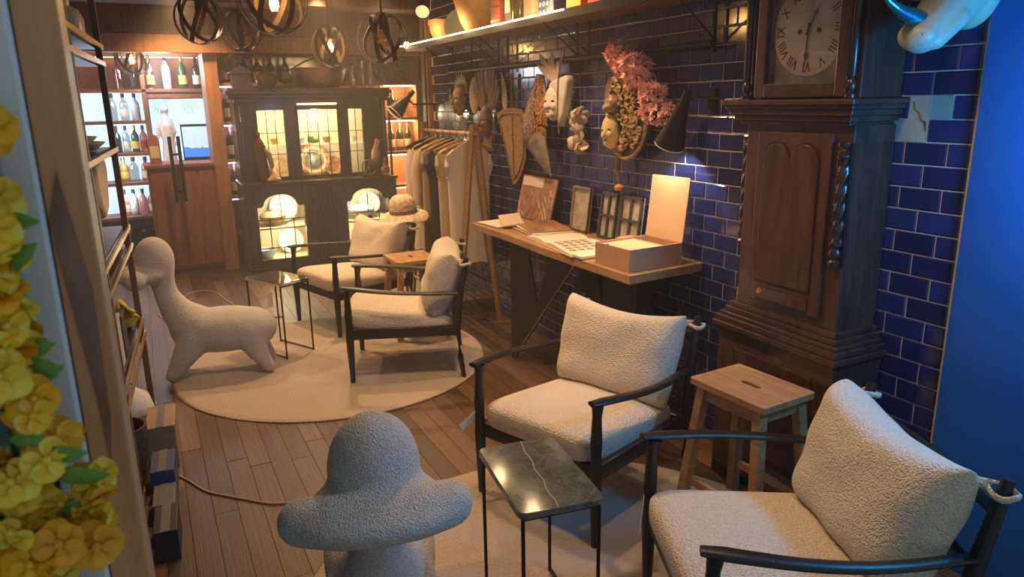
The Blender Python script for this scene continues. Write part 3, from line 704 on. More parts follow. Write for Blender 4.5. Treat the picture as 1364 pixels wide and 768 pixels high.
# open book
def page_sheet(bm, x0, x1, y0, y1, z, lift, n=14, th=.012):
    def top(a, b):
        y = y0 + (y1 - y0) * a; x = x0 + (x1 - x0) * b
        return (x, y, z + th * (1 - a * .3) + lift * math.sin(PI * a) ** .8 * (1 - a))
    g1 = grid_surf(bm, n, 3, top); g2 = grid_surf(bm, n, 3, lambda a, b: (top(a, b)[0], top(a, b)[1], z))
    for i in range(n - 1):
        for j in (0, 2): bm.faces.new((g1[i][j], g1[i + 1][j], g2[i + 1][j], g2[i][j]))
    for i in (0, n - 1):
        for j in range(2): bm.faces.new((g1[i][j], g1[i][j + 1], g2[i][j + 1], g2[i][j]))
ob = thing('open_book', 'open book with a grid of small printed pictures on the desk', 'book', (1.955, 3.25, DZ + .001), math.radians(-6))
mk('cover', B(box, (0, -.04, .002), (.27, .60, .004)), M_kraftd, ob, False)
bm = new(); page_sheet(bm, -.13, .13, -.0, -.33, .004, .018); mk('page_block', bm, M_paper, ob, angle=30)
bm = new(); page_sheet(bm, -.13, .13, .0, .25, .004, .018); mk('page_block', bm, M_paper, ob, angle=30)
M_print = mat('print_grey', (.30, .26, .22), .7, var=.5, vscale=60)
for i in range(5):
    for j in range(4):
        yy = -.07 - i * .045; a = -yy / .33; zz = .004 + .012 * (1 - a * .3) + .018 * math.sin(PI * a) ** .8 * (1 - a)
        mk('printed_picture', B(box, (-.085 + j * .047, yy, zz + .0012), (.034, .030, .001), (math.radians(-1.5 + 5 * a * 1.2 - 1), 0, 0)), M_print, ob, False)
mk('loose_pages', B(box, (-.05, -.35, .010), (.14, .10, .012), (0, 0, .1)), M_paper, ob, False)
# sample booklets and cards on the desk
M_bark = mat('bark_print', (.33, .17, .075), .55, var=.75, vscale=10, stretch=(1, .12, 1))
for i, (x, y, z, w_, d_, rz, m_, lb) in enumerate((
        (2.02, 3.66, .004, .24, .40, -.10, M_kraftd, 'brown-covered booklet at the bottom of the pile between open book and leaning print'),
        (2.03, 3.65, .014, .24, .38, -.16, M_paper, 'cream-paged booklet in the middle of the pile beside the open book'),
        (2.04, 3.67, .026, .24, .36, -.22, M_bark, 'booklet with a bark-brown streaked cover on top of the pile by the open book'),
        (1.93, 4.00, .004, .20, .26, .10, M_paper, 'flat cream catalogue lying at the clothes-rack end of the desk'))):
    o = thing('booklet', lb, 'booklet', (x, y, DZ + z), rz); mk('pages', B(box, (0, 0, 0), (w_ - .008, d_ - .008, .007)), M_paper, o, False); mk('cover', B(box, (0, 0, .0045), (w_, d_, .0016)), m_, o, False)
tag(mk('card_folder', B(box, (0, 0, 0), (.13, .24, .010), (0, 0.0, 0), .002), mat('beige_card', (.62, .50, .36), .6), None, False, loc=(1.96, 3.92, DZ + .036), rot=(.12, -.10, -.35)), 'beige card folder lying tilted in front of the leaning print', 'folder')
# leaning print
lp = thing('leaning_print', 'leaning board print of brown branching lines with a pale top band', 'print', (2.165, 4.03, DZ + .001), 0)
mk('board', B(box, (.035, 0, .135), (.010, .44, .275), (0, .24, 0)), mat('print_ground', (.36, .20, .14), .6, var=.25, vscale=7), lp, False)
R2 = Matrix.Translation((.035, 0, .135)) @ Matrix.Rotation(.24, 4, 'Y')
bm = new(); box(bm, (-.0056, .075, .10), (.001, .27, .055)); bm.transform(R2); mk('title_band', bm, M_paper, lp, False)
for k in range(16):
    bm = new(); y = random.uniform(-.2, .18); pts = []; z = -.13
    for q in range(6): pts.append((-.0056, max(-.21, min(.21, y)), z)); y += random.uniform(-.04, .045); z += .032 + .012 * random.random()
    tube(bm, [(a, b, min(c, .065)) for a, b, c in pts], [.004, .004, .003, .003, .002, .001], 6, flat=(1, .3)); bm.transform(R2); mk('branch_line', bm, M_paper, lp)
# small standing frames against the wall
def frame(loc, w_, h_, label, rows, cols, mf, mp, lean=.12):
    t = thing('standing_frame', label, 'frame', loc, 0)
    R_ = Matrix.Translation((.03, 0, h_ / 2)) @ Matrix.Rotation(lean, 4, 'Y')
    bm = new(); box(bm, (.004, 0, 0), (.008, w_, h_)); bm.transform(R_); mk('backing', bm, mp, t, False)
    bm = new(); b = .014 if rows > 1 else .010
    for s in (-1, 1): box(bm, (-.006, s * (w_ / 2 - b / 2), 0), (.014, b, h_)); box(bm, (-.006, 0, s * (h_ / 2 - b / 2)), (.014, w_, b))
    for r in range(1, rows): box(bm, (-.006, 0, -h_ / 2 + h_ * r / rows), (.013, w_, b))
    for c in range(1, cols): box(bm, (-.006, -w_ / 2 + w_ * c / cols, 0), (.013, b, h_))
    bm.transform(R_); mk('moulding', bm, mf, t, False); return t
M_pict = mat('grey_print', (.46, .42, .36), .5, var=.35, vscale=18)
frame((2.19, 3.53, DZ + .001), .185, .255, 'small silver-edged frame with a grey picture beside the leaning print', 1, 1, M_brass, M_pict)
frame((2.19, 3.25, DZ + .001), .155, .25, 'dark four-pane frame beside the grey picture frame on the desk', 2, 2, mat('dark_olive', (.06, .055, .045), .4), M_pict)
frame((2.19, 3.05, DZ + .001), .185, .25, 'dark four-pane frame beside the small grey box on the desk', 2, 2, MATS['dark_olive'], M_pict)
t = thing('small_box', 'small dark grey box with a tan lid between frames and open box', 'box', (2.12, 2.90, DZ + .001), .15)
mk('body', B(box, (0, 0, .032), (.10, .12, .064), bev=.002), mat('grey_felt', (.13, .12, .11), .8), t, False); mk('lid', B(box, (0, 0, .067), (.102, .122, .008), bev=.002), M_kraftd, t, False)

# ================================================================== BACK OF THE ROOM
# ---- bottles
M_bdark = mat('bottle_dark', (.012, .016, .010), .08, coat=.3); M_bgreen = mat('bottle_green', (.03, .12, .03), .08, trans=.3)
M_bclear = clear_glass('bottle_clear', (.80, .84, .84), .30, .05); M_bamber = mat('bottle_amber', (.60, .26, .05), .08, trans=.5)
M_brose = mat('bottle_rose', (.70, .25, .18), .08, trans=.5); M_bfrost = mat('bottle_frost', (.62, .68, .68), .3)
M_bpink = clear_glass('bottle_pink', (.85, .62, .58), .30, .05)
M_lab = mat('bottle_label', (.72, .62, .44), .6); M_laby = mat('bottle_label_yellow', (.75, .55, .12), .6); M_gold = mat('gold_foil', (.65, .42, .12), .3, 1.0)
M_red = mat('red_foil', (.35, .03, .03), .35)
def bottle(loc, label, group, h=.30, r=.038, body=M_bdark, lab=M_lab, cap=M_red, shoulder=.58, sub=None):
    t = thing('bottle', label, 'bottle', loc, random.uniform(-.6, .6), group)
    s = h * shoulder
    bm = new(); lathe(bm, [(0, 0), (r * .92, 0), (r, .008), (r, s), (r * .85, s + h * .08), (r * .36, s + h * .2), (r * .34, h - .012), (r * .40, h - .01), (r * .40, h), (0, h)], n=16); mk('glass_body', bm, body, t)
    if lab: bm = new(); lathe(bm, [(r + .0008, h * .14), (r + .0008, h * .42)], n=16); mk('paper_label', bm, lab, t)
    bm = new(); lathe(bm, [(r * .42, h * .84), (r * .42, h + .002), (0, h + .003)], n=12); mk('cap', bm, cap, t); return t
# ---- wine shelving behind the cabinet
ws = thing('wine_shelving', 'honey wood shelving unit with lit cubbies filling the wall behind the cabinet', 'shelving', (1.75, 7.68, 0))
def wbox(name, x0, x1, y0, y1, z0, z1, m, par=ws, o_=(1.75, 7.68, 0), bev=.003):
    return mk(name, B(box, ((x0 + x1) / 2 - o_[0], (y0 + y1) / 2 - o_[1], (z0 + z1) / 2 - o_[2]), (x1 - x0, y1 - y0, z1 - z0), bev=bev), m, par, False)
wbox('back_panel', .70, 2.95, 7.85, 7.87, 0, 2.02, M_orwood)
for x0, x1, y0, m_ in ((.60, .72, 7.40, M_orwood), (.86, .89, 7.5, M_orwood), (2.66, 2.69, 7.5, M_orwood), (2.82, 2.95, 7.42, M_brwood)): wbox('upright', x0, x1, y0, 7.86, 0, 2.02, m_)
for z in (.35, .70, 1.05, 1.40, 1.755): wbox('shelf', .72, 2.82, 7.5, 7.85, z - .03, z, M_orwood)
for z in (.70, 1.05, 1.40, 1.755):
    sh = wbox('light_strip', 2.32, 2.64, 7.52, 7.535, z - .042, z - .031, M_led); sh2 = wbox('light_strip', .73, .85, 7.52, 7.535, z - .042, z - .031, M_ledc)
for z, e in ((1.68, 8), (1.33, 9), (.98, 9), (.63, 6)): light('cubby_lamp', 'POINT', (2.5, 7.56, z), e, WARM, .06)
for z in (1.68, 1.33, .98): light('cubby_lamp_cool', 'POINT', (.80, 7.56, z), 1.6, COOL, .04)
wbox('leaded_pane', .9, 2.64, 7.80, 7.806, 1.78, 2.01, mat('old_glass', (.35, .36, .34), .15, .3, var=.4, vscale=12))
for z in (1.40, 1.05, .70): bottle((.782, 7.60, z + .001), 'dark wine bottle with a pale label in the narrow cubby beside the cabinet', 'wine bottles left of the cabinet', .30, .040)
for i, x in enumerate((2.40, 2.495, 2.585)): bottle((x, 7.62, 1.051), 'dark wine bottle with cream label in the lit cubby right of the cabinet', 'wine bottles right of the cabinet', .29, .039)
bottle((2.43, 7.62, 1.401), 'dark wine bottle in the lit cubby behind the black cone lamp', None, .28, .037)
for i, x in enumerate((2.02, 2.12, 2.22, 2.34, 2.44)):
    bottle((x, 7.62, 1.756), 'clear glass bottle on the high shelf above the cabinet', 'clear bottles on the high shelf', .19 + .03 * (i % 3), .034, M_bclear, None, M_iron)
for i, x in enumerate((.79, .98, 1.10, 1.22, 1.36)):
    bottle((x, 7.62, 1.756), 'dark wine bottle on the high shelf behind the house-shaped box and vase', 'dark bottles on the high shelf', .25, .042, M_bdark, M_lab, M_red)
# ---- bar counter, back bar
bc = thing('bar_counter', 'red-brown wooden bar counter with panelled front', 'counter', (.31, 7.72, 0))
def bbox(name, x0, x1, y0, y1, z0, z1, m, par=bc, bev=.004): return wbox(name, x0, x1, y0, y1, z0, z1, m, par, (.31, 7.72, 0), bev)
bbox('body', .02, .60, 7.52, 7.92, .03, 1.0, M_rdwood); bbox('top', .0, .60, 7.48, 7.94, 1.0, 1.03, M_rdwood)
for x0, x1 in ((.04, .28), (.31, .44), (.46, .585)): bbox('front_panel', x0, x1, 7.505, 7.52, .06, .97, M_rdwood)
bbox('kick_board', .02, .60, 7.535, 7.6, 0, .05, M_brwood)
bb = thing('back_bar_shelves', 'backlit bar shelves holding rows of spirit bottles', 'shelving', (-.2, 8.35, 0))
def vbox(name, x0, x1, y0, y1, z0, z1, m, par=bb, bev=.003): return wbox(name, x0, x1, y0, y1, z0, z1, m, par, (-.2, 8.35, 0), bev)
M_bback = glow('backlit_panel', (.62, .78, 1.0), 1.25)
vbox('backlight', -.62, .075, 8.56, 8.58, .46, 1.69, M_bback); vbox('upper_back', -.62, .66, 8.56, 8.58, 1.69, 2.02, M_rdwood)
for x0, x1 in ((-.66, -.62), (.075, .115), (.66, .70)): vbox('upright', x0, x1, 8.2, 8.58, 0, 2.1, M_rdwood)
for z in (1.42, 1.11, .82, .48): vbox('shelf', -.62, .075, 8.2, 8.56, z - .03, z, M_rdwood)
vbox('top_shelf', -.62, .66, 8.2, 8.56, 1.69, 1.72, M_rdwood); vbox('top_rail', .115, .66, 8.2, 8.24, 1.63, 1.67, M_rdwood)
vbox('light_strip', -.6, .64, 8.5, 8.52, 2.03, 2.045, M_led); vbox('valance', -.62, .66, 8.18, 8.22, 2.02, 2.13, M_rdwood)
vbox('counter', .115, .66, 8.05, 8.56, .0, 1.0, M_brwood)
for z in (1.55, 1.25, .95, .62): light('backbar_lamp', 'POINT', (-.18, 8.24, z + .06), 3, COOL, .05)
light('backbar_lamp', 'POINT', (.30, 8.24, 1.98), 5, COOL, .08); light('bar_soffit_lamp', 'POINT', (.25, 7.98, 1.9), 18, (.75, .82, 1.0), .1)
rows = [(1.72, (-.11, .02, .17, .32, .47, .60), (M_bpink, M_bclear, M_bclear, M_bfrost, M_bgreen, M_bdark), .32, .040, (None, None, M_laby, None, M_laby, M_lab),
         ('pink glass bottle', 'clear slender bottle', 'clear bottle with a gold label', 'frosted white bottle', 'green bottle with a yellow label', 'dark bottle with a cream label'), 'standing on the top shelf of the back bar'),
        (1.42, (-.20, -.10, .0), (M_bclear, M_bclear, M_bfrost), .26, .040, (None, M_lab, None), ('plain clear decanter bottle', 'clear bottle with a cream label', 'frosted bottle'), 'on the second back-bar shelf'),
        (1.11, (-.20, -.12, -.04, .036), (M_bdark, M_bclear, M_bgreen, M_brose), .26, .036, (None, M_lab, M_laby, M_red), ('dark bottle', 'clear bottle with a cream label', 'green bottle with a yellow label', 'rosy bottle with a red label'), 'on the middle back-bar shelf'),
        (.82, (-.18, -.09, .02), (M_bamber, M_bclear, M_bamber), .24, .046, (M_laby, None, M_lab), ('amber bottle with a yellow label', 'clear spirit bottle', 'amber bottle with a cream label'), 'on the fourth back-bar shelf'),
        (.48, (-.212, -.129, -.046, .034), (M_brose, M_bfrost, M_brose, M_bamber), .26, .040, (M_lab, M_lab, None, M_lab), ('rose bottle with a cream label', 'frosted bottle with a cream label', 'plain rose bottle', 'amber bottle with a cream label'), 'on the lowest back-bar shelf')]
for z, xs, ms, h, r, lbs, nm, where in rows:
    for x, m_, lb, n_ in zip(xs, ms, lbs, nm): bottle((x, 8.33, z + .001), n_ + ' ' + where, None, h, r, m_, lb, M_gold if lb is M_laby else M_iron)
wr = thing('wine_rack', 'low black rack for lying wine bottles under the back bar', 'rack', (-.06, 8.3, 0))
for x in (-.18, -.06, .06, .18): mk('rack_post', B(box, (x - .02, 0, .21), (.010, .3, .42)), M_iron, wr, False)
for z in (.02, .155, .29, .42): mk('rack_shelf', B(box, (-.02, 0, z), (.37, .3, .008)), M_iron, wr, False)
for i in range(3):
    for j in range(3):
        t = thing('lying_bottle', 'dark wine bottle lying in the black rack under the back bar', 'bottle', (-.20 + i * .12, 8.16, .069 + j * .135), 0, 'lying bottles in the rack')
        bm = new(); lathe(bm, [(0, 0), (.014, 0), (.014, .08), (.04, .13), (.04, .28), (0, .28)], n=14, M=tf((0, 0, 0), (-PI / 2, 0, 0))); mk('glass_body', bm, M_bdark, t)
        bm = new(); lathe(bm, [(0, -.002), (.0155, -.002), (.0155, .05)], n=12, M=tf((0, 0, 0), (-PI / 2, 0, 0))); mk('capsule', bm, M_steel, t)
# etched window panel, statue, screen
wn = thing('etched_panel', 'pale blue backlit panel etched with fan leaves behind the bar', 'panel', (.39, 8.53, 1.0))
mk('light_panel', B(box, (0, 0, .31), (.52, .02, .63)), glow('blue_backlight', (.50, .74, 1.0), 1.7), wn, False)
for cx_ in (-.16, .12):
    for k in range(9):
        a = PI * (k + .5) / 9; bm = new(); p = [(cx_ + .10 * math.cos(a) * f, -.013, .62 - .17 * math.sin(a) * f) for f in (.15, .5, .8, 1.0)]
        tube(bm, p, [.002, .008, .009, .002], 6, flat=(1, .3)); mk('leaf_etching', bm, mat('etching', (.35, .5, .5), .5) if 'etching' not in MATS else MATS['etching'], wn)
tvt = thing('screen', 'small flat screen showing sailing boats on blue water', 'television', (.525, 8.12, 1.001))
mk('bezel', B(box, (0, 0, .195), (.30, .03, .36), bev=.004), M_iron, tvt, False); mk('stand', B(box, (0, 0, .008), (.16, .10, .016)), M_iron, tvt, False)
scr = mk('display', B(box, (0, -.016, .20), (.275, .002, .30)), glow('screen_sky', (.42, .66, .88), .9), tvt, False)
mk('sea', B(box, (0, -.0172, .10), (.275, .001, .10)), glow('screen_sea', (.02, .22, .75), 1.0), scr, False)
for x, h_ in ((-.06, .13), (.0, .09), (.07, .11)):
    bm = new(); prism(bm, [(x - .03, .15), (x + .03, .15), (x + .022, .138), (x - .022, .138)], -.0178, -.0172); prism(bm, [(x - .001, .15), (x + .002, .15), (x + .002, .15 + h_), (x - .001, .15 + h_)], -.0178, -.0172); mk('boat', bm, glow('screen_boat', (.7, .75, .8), .6) if 'screen_boat' not in MATS else MATS['screen_boat'], scr, False)
st = blob('crystal_statue', mat('frost_figure', (.85, .87, .88), .25), [('e', (0, 0, .52), (.04, .04, .05)), ('t', [(0, 0, .48), (0, 0, .36), (0, 0, .2), (0, 0, .02)], [.03, .06, .055, .07]),
     ('t', [(.03, 0, .42), (.07, 0, .30), (.06, 0, .18)], [.03, .022, .018]), ('t', [(-.03, 0, .42), (-.08, 0, .33), (-.09, 0, .24)], [.03, .022, .018])], None, .008, 6, loc=(.255, 8.2, 1.001))
tag(st, 'frosted white figure statue standing beside the flat screen', 'statue')
rb = thing('red_sign', 'reddish arched menu board standing on the bar counter', 'sign', (.11, 7.62, 1.031))
bm = new(); prism(bm, [(-.05, 0), (.05, 0), (.05, .20), (.035, .255), (0, .275), (-.035, .255), (-.05, .20)], -.006, .006); mk('board', bm, mat('dusty_red', (.34, .13, .11), .6), rb, False)
mk('notice', B(box, (0, -.008, .11), (.075, .002, .11)), M_lab, rb, False)
# glass door with black pull handle in front of the bar
dg = struct('door_1', B(box, (.0, 7.30, 1.0), (.62, .008, 2.0)), M_glass, smooth=False)
for x, nm in ((.235, 'pull_bar'), (.31, 'pull_bar')): mk(nm, B(cone, (x - .0, 7.27 if x < .3 else 7.33, .70), (x - .0, 7.27 if x < .3 else 7.33, 1.29), .016, .016, 12), M_iron, dg)
for z in (.80, 1.13): mk('handle_mount', B(cone, (.235, 7.27, z), (.31, 7.33, z), .010, .010, 10), M_iron, dg)

# ---- display cabinet
CX, CY = 1.465, 7.05
cb = thing('display_cabinet', 'large dark oak display cabinet with leaded glass and lit shelves', 'cabinet', (CX, CY, 0))
def kb(name, x0, x1, y0, y1, z0, z1, m=M_dkwood, par=cb, bev=.004): return wbox(name, x0, x1, y0, y1, z0, z1, m, par, (CX, CY, 0), bev)
LX0, LX1, LF, UF, CBK = .765, 2.165, 6.80, 6.98, 7.32
kb('plinth', LX0 - .01, LX1 + .01, LF - .01, CBK, 0, .10); kb('ledge', LX0 - .015, LX1 + .015, LF - .02, CBK, .845, .872)
for x0, x1 in ((LX0, LX0 + .03), (LX1 - .03, LX1)): kb('side_panel', x0, x1, LF + .02, CBK, .10, .845); kb('side_panel', x0 + .01, x1 - .01, UF + .02, CBK, .872, 1.60)
kb('back_lining', LX0 + .03, LX1 - .03, CBK - .015, CBK, .10, 1.60, M_case)
kb('floor_board', LX0 + .03, LX1 - .03, LF + .02, CBK - .015, .13, .15, M_case); kb('inner_shelf', LX0 + .03, LX1 - .03, LF + .06, CBK - .015, .44, .455, M_case)
kb('inner_shelf', LX0 + .03, LX1 - .03, UF + .05, CBK - .015, 1.18, 1.19, M_case); kb('top_board', LX0, LX1, UF, CBK, 1.60, 1.615)
for e, z0, z1 in ((.01, 1.575, 1.605), (.03, 1.605, 1.64), (.05, 1.64, 1.672), (.035, 1.672, 1.69)): kb('cornice', LX0 - e, LX1 + e, UF - e, CBK, z0, z1)
for x0, x1 in ((LX0 + .01, .962), (1.195, 1.31), (1.69, 1.79), (1.92, LX1 - .01)): kb('stile', x0, x1, UF, UF + .03, .872, 1.60)
for x0, x1 in ((.962, 1.195), (1.31, 1.69), (1.79, 1.92)):
    kb('rail', x0, x1, UF, UF + .03, 1.50, 1.60); kb('rail', x0, x1, UF, UF + .03, .872, .905)
    dr = kb('door_glass', x0, x1, UF + .012, UF + .015, .905, 1.50, M_glass, cb, 0)
    n = max(2, round((x1 - x0) / .085))
    for k in range(1, n): kb('lead_bar', x0 + (x1 - x0) * k / n - .003, x0 + (x1 - x0) * k / n + .003, UF + .004, UF + .012, .905, 1.50, M_iron, dr, 0)
    for z in (1.30, 1.11): kb('lead_bar', x0, x1, UF + .004, UF + .012, z - .003, z + .003, M_iron, dr, 0)
kb('door_frame', 1.300, 1.322, UF - .014, UF, .90, 1.55); kb('door_frame', 1.678, 1.70, UF - .014, UF, .90, 1.55); kb('door_frame', 1.30, 1.70, UF - .014, UF, 1.505, 1.53)
kb('light_slot', 1.32, 1.68, UF - .016, UF - .012, 1.545, 1.558, M_led, cb, 0)
for x in (LX1 - .02, LX1 - .07): bm = new(); lathe(bm, [(.010, 0), (.014, .02), (.009, .05), (.012, .1), (.012, .55), (.009, .6), (.014, .66), (.010, .70)], (x - CX, LF + .05 - CY, .872), 12); mk('turned_column', bm, M_dkwood, cb)
bm = new(); lathe(bm, [(.010, 0), (.014, .02), (.009, .05), (.012, .1), (.012, .55), (.009, .6), (.014, .66), (.010, .70)], (LX0 + .03 - CX, LF + .05 - CY, .872), 12); mk('turned_column', bm, M_dkwood, cb)
kb('canopy', LX0, LX0 + .12, LF + .02, UF + .01, 1.572, 1.60); kb('canopy', LX1 - .12, LX1, LF + .02, UF + .01, 1.572, 1.60)
def holed(bm, outer, hole, y0, y1):
    vo = [bm.verts.new((x, y0, z)) for x, z in outer]; vh = [bm.verts.new((x, y0, z)) for x, z in hole]
    es = [bm.edges.new((q[i], q[(i + 1) % len(q)])) for q in (vo, vh) for i in range(len(q))]
    bmesh.ops.triangle_fill(bm, edges=es, use_beauty=True)
    g = bmesh.ops.extrude_face_region(bm, geom=list(bm.faces))
    for v in g['geom']:
        if isinstance(v, bmesh.types.BMVert): v.co.y = y1
for xa, xb in ((.862, 1.270), (1.668, 2.078)):
    xm = (xa + xb) / 2 - CX; r = .145
    arch = [(xa - CX, .175), (xb - CX, .175), (xb - CX, .655), (xm + r + .02, .655)] + [(xm + r * math.cos(PI * k / 12), .655 + .025 + .085 * math.sin(PI * k / 12)) for k in range(13)] + [(xm - r - .02, .655), (xa - CX, .655)]
    bm = new(); x0 = LX0 if xa < 1.4 else 1.645; x1 = 1.295 if xa < 1.4 else LX1
    holed(bm, [(x0 - CX, .10), (x1 - CX, .10), (x1 - CX, .845), (x0 - CX, .845)], arch, LF - CY, LF + .03 - CY); dr = mk('lower_door', bm, M_dkwood, cb, False)
    kb('pane', xa, xb, LF + .016, LF + .019, .17, .77, M_glass, dr, 0)
    def lb(x0, x1, z0, z1): kb('lead_bar', x0, x1, LF + .006, LF + .014, z0, z1, M_iron, dr, 0)
    m_ = (xa + xb) / 2
    lb(xa, xb, .535, .543); lb(xa, xb, .275, .283); lb(m_ - .004, m_ + .004, .54, .765); lb(m_ - .004, m_ + .004, .175, .28)
    for f in (.24, .76): lb(xa + (xb - xa) * f - .004, xa + (xb - xa) * f + .004, .28, .54)
cd_ = kb('centre_door', 1.30, 1.64, LF - .02, LF + .02, .10, .845)
for k in range(7): kb('linenfold_rib', 1.345 + k * .036, 1.345 + k * .036 + .02, LF - .030, LF - .018, .16, .80, M_dkwood, cd_, .006)
for x in (1.285, 1.655): kb('pilaster', x - .015, x + .015, LF - .03, LF + .01, .10, .845, M_dkwood, cb, .008)
for (x, z, e) in ((1.08, 1.45, 7), (1.5, 1.45, 10), (1.85, 1.45, 4), (1.08, 1.12, 3), (1.5, 1.12, 4), (1.85, 1.12, 2), (1.07, .72, 11), (1.87, .72, 11), (1.07, .40, 8), (1.87, .40, 8)): light('cabinet_lamp', 'POINT', (x, 7.03 if z > 1 else 6.93, z), e, (1.0, .80, .48), .05)
# crockery in the cabinet
M_blue = mat('blue_transfer', (.30, .36, .52), .3, var=.6, vscale=25); M_ornate = mat('ornate_glaze', (.44, .19, .07), .3, var=.8, vscale=40)
def plate_up(loc, r, label, m1, m2=None, group=None):
    t = thing('plate', label, 'plate', loc)
    bm = new(); lathe(bm, [(0, .004), (r * .62, .004), (r * .68, .012), (r * .97, .020), (r, .018), (r * .66, .002), (0, 0)], n=32, M=tf((0, 0, r), (math.radians(78), 0, 0))); p = mk('rim', bm, m1, t)
    if m2: bm = new(); lathe(bm, [(0, .0055), (r * .52, .0055), (r * .55, .004)], n=28, M=tf((0, 0, r), (math.radians(78), 0, 0))); mk('centre_medallion', bm, m2, t)
    return t
plate_up((1.475, 7.20, .873), .150, 'large ornate brown plate with a dark bird medallion behind the middle cabinet door', M_ornate, mat('medallion', (.10, .12, .09), .35, var=.9, vscale=30))
plate_up((1.66, 7.22, .873), .09, 'small ornate brown plate beside the large one in the cabinet', M_ornate)
plate_up((1.17, 7.20, .873), .11, 'ornate tan plate behind the left leaded cabinet door', mat('tan_glaze', (.5, .3, .16), .3, var=.5, vscale=30))
plate_up((1.15, 7.20, .457), .13, 'cream dinner plate standing behind the arched door on the bar side', M_white, None)
plate_up((1.72, 7.20, .457), .10, 'blue-patterned plate standing behind the arched door by the straw hat', M_blue, M_white)
plate_up((2.0, 7.22, .457), .11, 'cream plate standing behind the arched door by the straw hat', M_white)
plate_up((1.19, 7.18, .151), .12, 'cream plate on the cabinet floor behind the arched door', M_white)
def cup(loc, label, m_):
    t = thing('teacup', label, 'cup', loc, .6)
    bm = new(); lathe(bm, [(0, 0), (.022, 0), (.024, .006), (.036, .03), (.040, .055), (.037, .055), (.033, .03), (0, .008)], n=18); mk('bowl', bm, m_, t)
    bm = new(); tube(bm, [(.038 + .018 * math.sin(PI * k / 8), 0, .048 - .032 * k / 8) for k in range(9)], .0035, 6); mk('handle', bm, m_, t)
for x, lb, m_ in ((1.12, 'gold-patterned teacup behind the left leaded door', M_laby), (1.36, 'white teacup at the left of the middle cabinet shelf', M_white), (1.60, 'red-patterned teacup at the right of the middle cabinet shelf', M_ornate), (1.85, 'white teacup behind the right leaded door', M_white)): cup((x, 7.12, 1.191), lb, m_)
o = blob('ceramic_frog', mat('frog_green', (.10, .22, .06), .3), [('e', (0, 0, .03), (.06, .05, .03)), ('e', (-.03, -.02, .055), (.03, .03, .025)), ('e', (.02, 0, .05), (.035, .03, .025))], None, .006, 4, loc=(1.475, 7.12, 1.191)); tag(o, 'green glazed ornament between the teacups in the cabinet', 'ornament')
def tureen(loc, label, m_, r=.12):
    t = thing('tureen', label, 'dish', loc)
    bm = new(); lathe(bm, [(0, 0), (r * .5, 0), (r * .55, .012), (r * .95, .05), (r, .085), (r * .93, .085), (r * .85, .05), (0, .02)], n=28); mk('bowl', bm, m_, t)
    bm = new(); lathe(bm, [(r * .96, .086), (r * .8, .11), (r * .3, .128), (.012, .13), (.018, .145), (0, .155)], n=28); mk('lid', bm, m_, t)
tureen((1.02, 7.05, .456), 'tan patterned tureen on the shelf behind the bar-side arched door', mat('tan_dish', (.52, .36, .18), .3, var=.3, vscale=20)); tureen((1.87, 7.05, .456), 'pale lidded tureen behind the arched door by the straw hat', M_cream, .13)
for x, lb in ((.93, 'blue sprigged bowl on the cabinet floor behind the bar-side arched door'), (1.83, 'blue sprigged bowl on the cabinet floor behind the hat-side arched door')):
    bm = new(); lathe(bm, [(0, 0), (.04, 0), (.045, .01), (.085, .055), (.10, .09), (.095, .09), (.08, .055), (0, .015)], n=24); tag(mk('bowl', bm, M_blue, None, loc=(x, 7.0, .151)), lb, 'bowl')
# on top of and in front of the cabinet
cp = thing('copper_pan', 'large hammered copper pan on top of the display cabinet', 'pan', (1.58, 7.15, 1.691))
bm = new(); lathe(bm, [(0, 0), (.14, 0), (.18, .015), (.225, .07), (.25, .15), (.262, .175), (.268, .18), (.255, .182), (.235, .145), (.20, .06), (.13, .02), (0, .018)], n=40); mk('bowl', bm, M_copper, cp)
bm = new(); tube(bm, [(-.25 + .5 * k / 16, -.02, .17 + .10 * math.sin(PI * k / 16)) for k in range(17)], .007, 8); mk('handle', bm, M_iron, cp)
hb = thing('house_box', 'dark wooden box with a gabled roof on top of the cabinet', 'box', (.88, 7.15, 1.691))
mk('body', B(box, (0, 0, .07), (.17, .12, .14), bev=.003), M_dkwood, hb, False); bm = new(); prism(bm, [(-.105, .14), (.105, .14), (0, .205)], -.075, .075); mk('roof', bm, M_dkwood, hb, False)
dv = thing('dark_vase', 'round dark vase with dried stems on top of the cabinet', 'vase', (1.10, 7.15, 1.691))
bm = new(); lathe(bm, [(0, 0), (.05, 0), (.085, .04), (.095, .085), (.07, .13), (.035, .155), (.04, .175), (.033, .175), (0, .15)], n=24); mk('body', bm, mat('umber_glaze', (.07, .045, .035), .25), dv)
for k in range(9): a = k * 2.4; bm = new(); tube(bm, [(0, 0, .16), (.03 * math.cos(a), .03 * math.sin(a), .24), (.09 * math.cos(a), .06 * math.sin(a), .31 + .01 * (k % 3))], [.003, .0025, .006], 6); mk('dried_stem', bm, mat('dry_stem', (.12, .085, .05), .8) if 'dry_stem' not in MATS else MATS['dry_stem'], dv)
for i, (x, h_) in enumerate(((1.90, .20), (1.99, .25), (2.07, .22), (2.13, .17))): bottle((x, 7.12, 1.691), 'clear glass carafe beside the copper pan on the cabinet', 'glass carafes on the cabinet', h_, .036, M_bclear, None, M_bclear, .5)
sf = thing('carved_figure', 'tall carved figure in red and cream leaning on a branch, on the cabinet ledge', 'figurine', (.985, 6.875, .873))
blob('robe', mat('red_lacquer', (.10, .028, .022), .4), [('t', [(-.02, 0, .05), (-.03, 0, .18), (-.035, 0, .30), (-.045, 0, .36)], [.05, .045, .05, .035]), ('e', (-.055, 0, .42), (.03, .03, .04))], sf, .007, 5)
